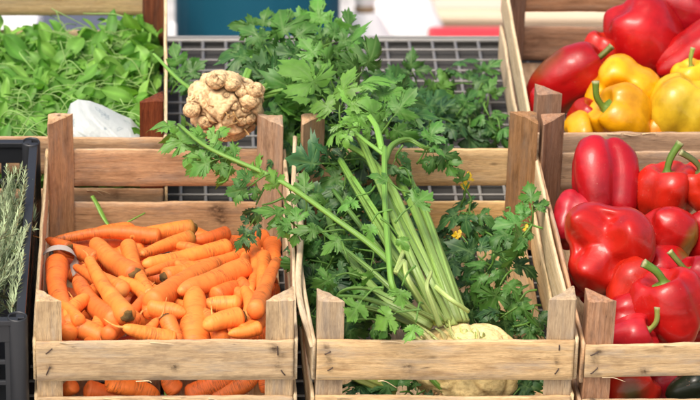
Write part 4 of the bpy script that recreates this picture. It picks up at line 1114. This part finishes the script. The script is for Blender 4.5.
# ------------------------------------------------------------------ black crate with rosemary
bx0, bx1, by0, by1, BH = -.60, -.1985, -.015, .535, .20
bc = thing('plastic_crate', 'black lattice plastic crate holding rosemary at the left edge', 'crate', (bx0, by0, 0))
ob = np.array([bx0, by0, 0])
Wb, Lb = bx1 - bx0, by1 - by0


def lattice(name, length, xf, h0=.012, h1=BH - .008):
    mb = MB(); t = .006
    def bar(x0, x1, z0, z1, tt=t, o=0.0):
        n = mb.n; box(mb, (x0, -tt / 2 + o, z0), (x1, tt / 2 + o, z1))
        mb.v[-1] = np.array([xf(*p) for p in mb.v[-1]])
    bar(0, length, h1 - .030, h1, .0075); bar(0, length, h0, h0 + .020, .0075)
    for z in np.arange(h0 + .048, h1 - .04, .034): bar(0, length, z - .0035, z + .0035, .0052)
    for x in np.arange(.02, length, .028): bar(x - .004, x + .004, h0 + .01, h1 - .01, .0063)
    for x in np.arange(.09, length - .05, .125): bar(x - .011, x + .011, h0 + .005, h1 - .012, .0069)
    bar(0, length, h1 - .002, h1 + .006, .013)
    o = mb.build(name, BLACKP, bc, smooth=False); fix_normals(o)
    bv = o.modifiers.new('edge', 'BEVEL'); bv.width = .0012; bv.segments = 2
    return o


lattice('wall', Wb - .03, lambda x, y, z: (x + .015, y + .012, z))
lattice('wall', Wb - .03, lambda x, y, z: (x + .015, Lb - .012 + y, z))
lattice('wall', Lb - .03, lambda x, y, z: (.012 + y, x + .015, z))
lattice('wall', Lb - .03, lambda x, y, z: (Wb - .012 + y, x + .015, z))
mb = MB(); box(mb, (.012, .012, .004), (Wb - .012, Lb - .012, .010)); mb.build('floor', BLACKP, bc, smooth=False)
for (x, y) in ((.016, .016), (Wb - .016, .016), (.016, Lb - .016), (Wb - .016, Lb - .016)):
    mb = MB(); r_o, r_i = .0142, .0112
    prof = [(r_o, .004), (r_o * .98, BH * .5), (r_o, BH - .002), (r_o - .001, BH + .0005), (r_i + .001, BH + .0005), (r_i, BH - .002), (r_i * .98, BH - .09), (.0005, BH - .09)]
    th = np.linspace(0, 2 * np.pi, 28, endpoint=False)
    v = np.array([(x + r * math.cos(a), y + r * math.sin(a), z) for r, z in prof for a in th])
    f = grid_faces(len(prof), 28)
    mb.add(v, f); o = mb.build('corner_post', BLACKP, bc); fix_normals(o)


def sprig(mb, p0, d, L, n, col, bendv):
    p = spline([p0, p0 + d * L * .5 + bendv * L * .12, p0 + d * L + bendv * L * .1], 14)
    T, N, Bn = frames(p)
    tube(mb, p, np.linspace(.0014, .0007, 14), 5, np.array([.22, .20, .10]))
    for i in range(n):
        t = i / n; s = t * 13; k = int(min(s, 12)); b = p[k] + (p[k + 1] - p[k]) * (s - k)
        a = i * 2.4 + rng.uniform(-.4, .4)
        o = math.cos(a) * N[k] + math.sin(a) * Bn[k]
        nd = nrm(o * rng.uniform(.55, 1.0) + T[k] * rng.uniform(.6, 1.1)); l = rng.uniform(.010, .017) * (1 - .35 * t)
        w = nrm(np.cross(nd, o)) * .00095; m_ = b + nd * l * .5 + T[k] * .001; e = b + nd * l + T[k] * l * .12
        c = col * rng.uniform(.7, 1.35)
        mb.add([b - w * .6, b + w * .6, m_ + w, m_ - w, e], [(0, 1, 2, 3), (3, 2, 4)], None, c)


RC = np.array([.34, .42, .24])
mb = MB()
for i in range(360):
    p0 = np.array([rng.uniform(-.40, -.225) if i < 260 else rng.uniform(-.57, -.40), rng.uniform(.02, .36), rng.uniform(.11, .19)])
    d = nrm([rng.uniform(-.7, .6), rng.uniform(-.2, .9), rng.uniform(.15, .75)])
    L = rng.uniform(.09, .17)
    e = p0 + d * L
    if e[0] > -.224: d[0] = -abs(d[0]) * .6
    if p0[1] > .2: p0[2] -= (p0[1] - .2) * .35
    if p0[1] + d[1] * L > .40: d[1] = -abs(d[1]) * .5
    d[2] *= .6
    sprig(mb, p0, nrm(d), L, 105, RC * rng.uniform(.55, 1.25), rng.normal(size=3) * .5)
for i in range(46):
    p0 = np.array([rng.uniform(-.265, -.222), rng.uniform(.03, .34), rng.uniform(.165, .195)])
    d = nrm([rng.uniform(-.2, .25), rng.uniform(.3, 1), rng.uniform(.05, .4)]); L = rng.uniform(.06, .12)
    if p0[0] + d[0] * L > -.203: d[0] = -.05
    if p0[1] + d[1] * L > .40: L *= .5
    sprig(mb, p0, d, L, 85, RC * rng.uniform(.7, 1.3), rng.normal(size=3) * .3)
tag(mb.build('rosemary_heap', ROSEM, None, origin=(-.33, .25, .1)), 'grey green rosemary sprigs filling the black plastic crate', 'rosemary', None, 'stuff')
for lab, q in (('rosemary sprig standing up by the rear round corner post', [(34, 222, .15), (33, 184, .19)]),
               ('rosemary sprig rising left of the rear corner post', [(16, 242, .14), (20, 188, .19)]),
               ('pale rosemary sprig lying across the middle of the black crate', [(12, 290, .19), (30, 228, .20)])):
    a, b = at(*q[0]), at(*q[1]); mb = MB(); L = np.linalg.norm(b - a)
    sprig(mb, a, nrm(b - a), L, 110, RC * 1.15, rng.normal(size=3) * .3)
    tag(mb.build('rosemary_sprig', ROSEM, None, origin=a), lab, 'rosemary', 'rosemary sprigs in the black crate')

# ------------------------------------------------------------------ camera
cam = bpy.data.cameras.new('camera'); co = bpy.data.objects.new('camera', cam); COL.objects.link(co)
cm = Matrix(((1, 0, 0, 0), (0, SP, -CP, -A_), (0, CP, SP, B_), (0, 0, 0, 1)))
co.matrix_world = M @ cm
cam.sensor_width = 36; cam.lens = F_PX / 700 * 36; cam.shift_x = (350 - CX) / 700
cam.clip_end = 2000; cam.clip_start = .1
cam.dof.use_dof = True; cam.dof.focus_distance = 4.86; cam.dof.aperture_fstop = 8.0; cam.dof.aperture_blades = 0
sc.camera = co
CMW = co.matrix_world.copy()


def bg(x, y, Y):
    d = CMW.to_3x3() @ Vector(((x - CX) / F_PX, -(y - 200) / F_PX, -1)); p = CMW.translation
    k = (Y - 4.6 - p.y) / d.y
    return np.array(p + d * k)


# ------------------------------------------------------------------ background of the market
m_g, nt, b_ = mat('pale_paving'); k = N_(nt)
tc = k.n('ShaderNodeTexCoord').outputs['Object']
br = k.n('ShaderNodeTexBrick'); k.l(tc, br.inputs['Vector']); br.inputs['Scale'].default_value = 1.6
br.inputs['Color1'].default_value = (.62, .60, .57, 1); br.inputs['Color2'].default_value = (.55, .53, .50, 1); br.inputs['Mortar'].default_value = (.36, .34, .32, 1); br.inputs['Mortar Size'].default_value = .012
k.l(k.mix(.5, br.outputs['Color'], k.ramp(k.noise(tc, 3, 5), [(.3, (.7, .7, .7)), (.7, (1.1, 1.1, 1.1))]), 'MULTIPLY'), b_.inputs['Base Color'])
b_.inputs['Roughness'].default_value = .85
mb = MB(); S = 400; mb.add([(-S, -S, 0), (S, -S, 0), (S, S, 0), (-S, S, 0)], [(0, 1, 2, 3)])
tag(mb.build('ground', m_g, None, world=True, smooth=False), 'pale paved market ground', None, None, 'structure')


def lathe(mb, c, prof, n=48, rib=0, ribn=0):
    th = np.linspace(0, 2 * np.pi, n, endpoint=False)
    v = np.array([(c[0] + r * (1 + rib * math.cos(ribn * a)) * math.cos(a), c[1] + r * (1 + rib * math.cos(ribn * a)) * math.sin(a), z) for r, z in prof for a in th])
    f = grid_faces(len(prof), n); f.append(tuple(reversed(range(n)))); f.append(tuple((len(prof) - 1) * n + j for j in range(n)))
    mb.add(v, f, v)


BLUE = simple('teal_blue_plastic', (.008, .085, .135), .7, .12, 6, .35)
DBLUE = simple('dark_blue_plastic', (.01, .045, .09), .35)
SLATE = simple('slate_blue_plastic', (.11, .13, .19), .5)
WHITE = simple('white_sack_cloth', (.80, .79, .78), .8, .2, 14, .12, .4)
REDP = simple('red_plastic', (.75, .02, .03), .4)
PALEW = simple('pale_wood_planks', (.72, .58, .42), .7, .2, 9, .2)
PINKB = simple('pinkish_card', (.80, .60, .54), .8, .2, 6, .15)
TANB = simple('brown_cord', (.30, .20, .11), .8)

# blue barrel
Y = 8.0
l, r = bg(176, 20, Y), bg(343, 20, Y); rad = (r[0] - l[0]) / 2; cx_ = (l[0] + r[0]) / 2; hb = .80
t = thing('barrel', 'teal blue plastic barrel standing behind the display rack', 'barrel', (cx_, Y - 4.6 + rad, 0), world=True)
mb = MB(); lathe(mb, (0, 0), [(rad * .95, 0), (rad, .02), (rad, hb * .3), (rad * 1.03, hb * .33), (rad, hb * .36), (rad, hb * .86), (rad * .97, hb * .92), (rad * .9, hb * .95)], 64, .012, 22); mb.build('drum', BLUE, t)
mb = MB(); lathe(mb, (0, 0), [(rad * .9, hb * .95), (rad * .93, hb * .955), (rad * .93, hb * .985), (rad * .85, hb), (.01, hb * .99)], 48); mb.build('lid', DBLUE, t)
mb = MB(); lathe(mb, (0, 0), [(rad * 1.0, hb * .90), (rad * 1.035, hb * .905), (rad * 1.035, hb * .935), (rad * .97, hb * .94)], 48); mb.build('hoop', DBLUE, t)
# slim white post left of the barrel
a = bg(170, 30, 7.6); b = bg(176, 30, 7.6)
t = thing('bollard', 'slim white bollard left of the teal barrel', 'bollard', ((a[0] + b[0]) / 2, 3.0, 0), world=True)
z_ = bg(174, 22, 7.6)[2]
mb = MB(); lathe(mb, (0, 0), [(.0085, .02), (.008, z_ - .02), (.007, z_ - .005), (.003, z_)], 20); mb.build('pole', WHITE, t)
mb = MB(); lathe(mb, (0, 0), [(.05, 0), (.05, .012), (.02, .02)], 24); mb.build('base', DBLUE, t)


def sack(label, x0, x1, ytop, Y, seed, tie=True):
    a, b = bg(x0, ytop, Y), bg(x1, ytop, Y); rad = (b[0] - a[0]) / 2; h = a[2]
    t = thing('sack', label, 'sack', ((a[0] + b[0]) / 2, Y - 4.6, 0), 'white sacks behind the rack', world=True)
    prof = [(rad * .8, 0), (rad * 1.0, .06), (rad * 1.05, h * .35), (rad * .98, h * .6), (rad * .85, h * .78), (rad * .45, h * .9), (rad * .2, h * .93), (rad * .3, h * .97), (rad * .34, h)]
    mb = MB(); lathe(mb, (0, 0), [(np.interp(q, np.linspace(0, 1, 9), [p[0] for p in prof]), np.interp(q, np.linspace(0, 1, 9), [p[1] for p in prof])) for q in np.linspace(0, 1, 40)], 48)
    v = mb.v[0]; v[:, :2] *= (1 + .10 * snoise(v, 9, seed) + .04 * snoise(v, 26, seed + 1))[:, None]
    mb.build('body', WHITE, t)
    if tie:
        mb = MB(); lathe(mb, (0, 0), [(rad * .2, h * .915), (rad * .29, h * .92), (rad * .29, h * .945), (rad * .2, h * .95)], 24); mb.build('tie', TANB, t)


sack('white sack with a brown tie beside the barrel', 330, 400, -6, 8.4, 2)
sack('white sack nearest the red box', 388, 448, -22, 8.7, 5)
sack('white sack farther back between the other two', 360, 430, -50, 9.3, 8)

# red box and pale bench
def rbox(name, lo, hi, m, parent, bev=.004):
    mb = MB(); box(mb, lo, hi); o = mb.build(name, m, parent, smooth=False); fix_normals(o)
    bv = o.modifiers.new('edge', 'BEVEL'); bv.width = bev; bv.segments = 2
    return o


Y = 8.3
a, b = bg(434, 33, Y), bg(522, 33, Y); h = a[2]
t = thing('storage_box', 'red plastic box standing in front of the pale bench', 'box', (a[0], Y - 4.6, 0), world=True)
w = b[0] - a[0]
rbox('body', (0, 0, 0), (w, .10, h - .05), REDP, t, .012); rbox('lid', (-.008, -.008, h - .048), (w + .008, .108, h), REDP, t, .01); rbox('handle', (w * .35, -.02, h - .12), (w * .65, -.002, h - .09), DBLUE, t)
Y = 9.0
a, b = bg(425, 14, Y), bg(660, 14, Y); z0, z1 = bg(425, 21, Y)[2], bg(425, 15, Y)[2]
t = thing('bench', 'pale wooden market bench behind the red box', 'bench', (a[0], Y - 4.6, 0), world=True); w = b[0] - a[0]
rbox('top', (0, 0, z0 - .002), (w, .55, z1), PALEW, t)
rbox('front_panel', (.02, .03, .10), (w - .02, .05, z0 - .006), PALEW, t)
for x in (.0, w - .06):
    for y in (.06, .46): rbox('leg', (x + .005, y, 0), (x + .055, y + .05, z0 - .004), PALEW, t)
a2, b2 = bg(432, 10, Y + .2), bg(505, 10, Y + .2)
t = thing('cardboard_box', 'pinkish cardboard box on the left end of the bench', 'box', (a2[0], Y - 4.5, z1), 'boxes on the bench', world=True)
rbox('body', (0, 0, 0), (b2[0] - a2[0], .3, .22), PINKB, t); rbox('flap', (.002, -.06, .214), (b2[0] - a2[0] - .002, -.002, .219), PINKB, t)
a2, b2 = bg(512, 10, Y + .2), bg(610, 10, Y + .2)
t = thing('cardboard_box', 'pinkish cardboard box on the bench, seen past the pepper crate', 'box', (a2[0], Y - 4.46, z1), 'boxes on the bench', world=True)
rbox('body', (0, 0, 0), (b2[0] - a2[0], .3, .25), PINKB, t); rbox('flap', (.002, -.06, .244), (b2[0] - a2[0] - .002, -.002, .249), PINKB, t)
# slate blue tub behind the salad crate
Y = 7.4
a, b = bg(-40, 16, Y), bg(142, 16, Y); h = bg(0, 15, Y)[2]
zl = bg(0, 22, Y)[2]
t = thing('plastic_tub', 'slate blue plastic tub glimpsed behind the salad crate', 'tub', ((a[0] + b[0]) / 2, Y - 4.6 + .25, 0), world=True); w = (b[0] - a[0]) / 2
rbox('body', (-w, 0, 0), (w, .4, h + .06), SLATE, t, .02); rbox('rim', (-w - .015, -.015, h + .062), (w + .015, .415, h + .09), SLATE, t, .008)
Y = 7.0
a, b = bg(-60, 22, Y), bg(36, 22, Y)
t = thing('foam_box', 'white foam box in front of the slate blue tub', 'box', (a[0], Y - 4.6, 0), world=True)
rbox('body', (0, 0, 0), (b[0] - a[0], .26, a[2] - .05), WHITE, t, .01); rbox('lid', (-.004, -.004, a[2] - .048), (b[0] - a[0] + .004, .264, a[2]), WHITE, t, .01)

# ------------------------------------------------------------------ light
wd = bpy.data.worlds.new('World'); sc.world = wd; wd.use_nodes = True
nt = wd.node_tree; bgn = nt.nodes['Background']; sky = nt.nodes.new('ShaderNodeTexSky'); sky.sky_type = 'NISHITA'; sky.sun_disc = False
EL, AZ = R(52), R(-150)                       # sun behind the camera's left shoulder
sky.sun_elevation = EL; sky.sun_rotation = AZ; sky.air_density = 1.0; sky.dust_density = 7.0; sky.ozone_density = 1.0
nt.links.new(sky.outputs[0], bgn.inputs[0]); bgn.inputs[1].default_value = .15
sl = bpy.data.lights.new('sun', 'SUN'); so = bpy.data.objects.new('sun', sl); COL.objects.link(so)
sl.energy = 1.3; sl.angle = R(22); sl.color = (1, .95, .88)
sd = Vector((math.sin(AZ) * math.cos(EL), math.cos(AZ) * math.cos(EL), math.sin(EL)))
so.rotation_euler = sd.to_track_quat('Z', 'Y').to_euler()
so.location = (0, 0, 6)

sc.view_settings.view_transform = 'Standard'; sc.view_settings.look = 'None'
sc.view_settings.exposure = .53; sc.view_settings.gamma = 1; sc.view_settings.use_curve_mapping = False
sc.render.engine = 'CYCLES'
sc.cycles.use_denoising = True
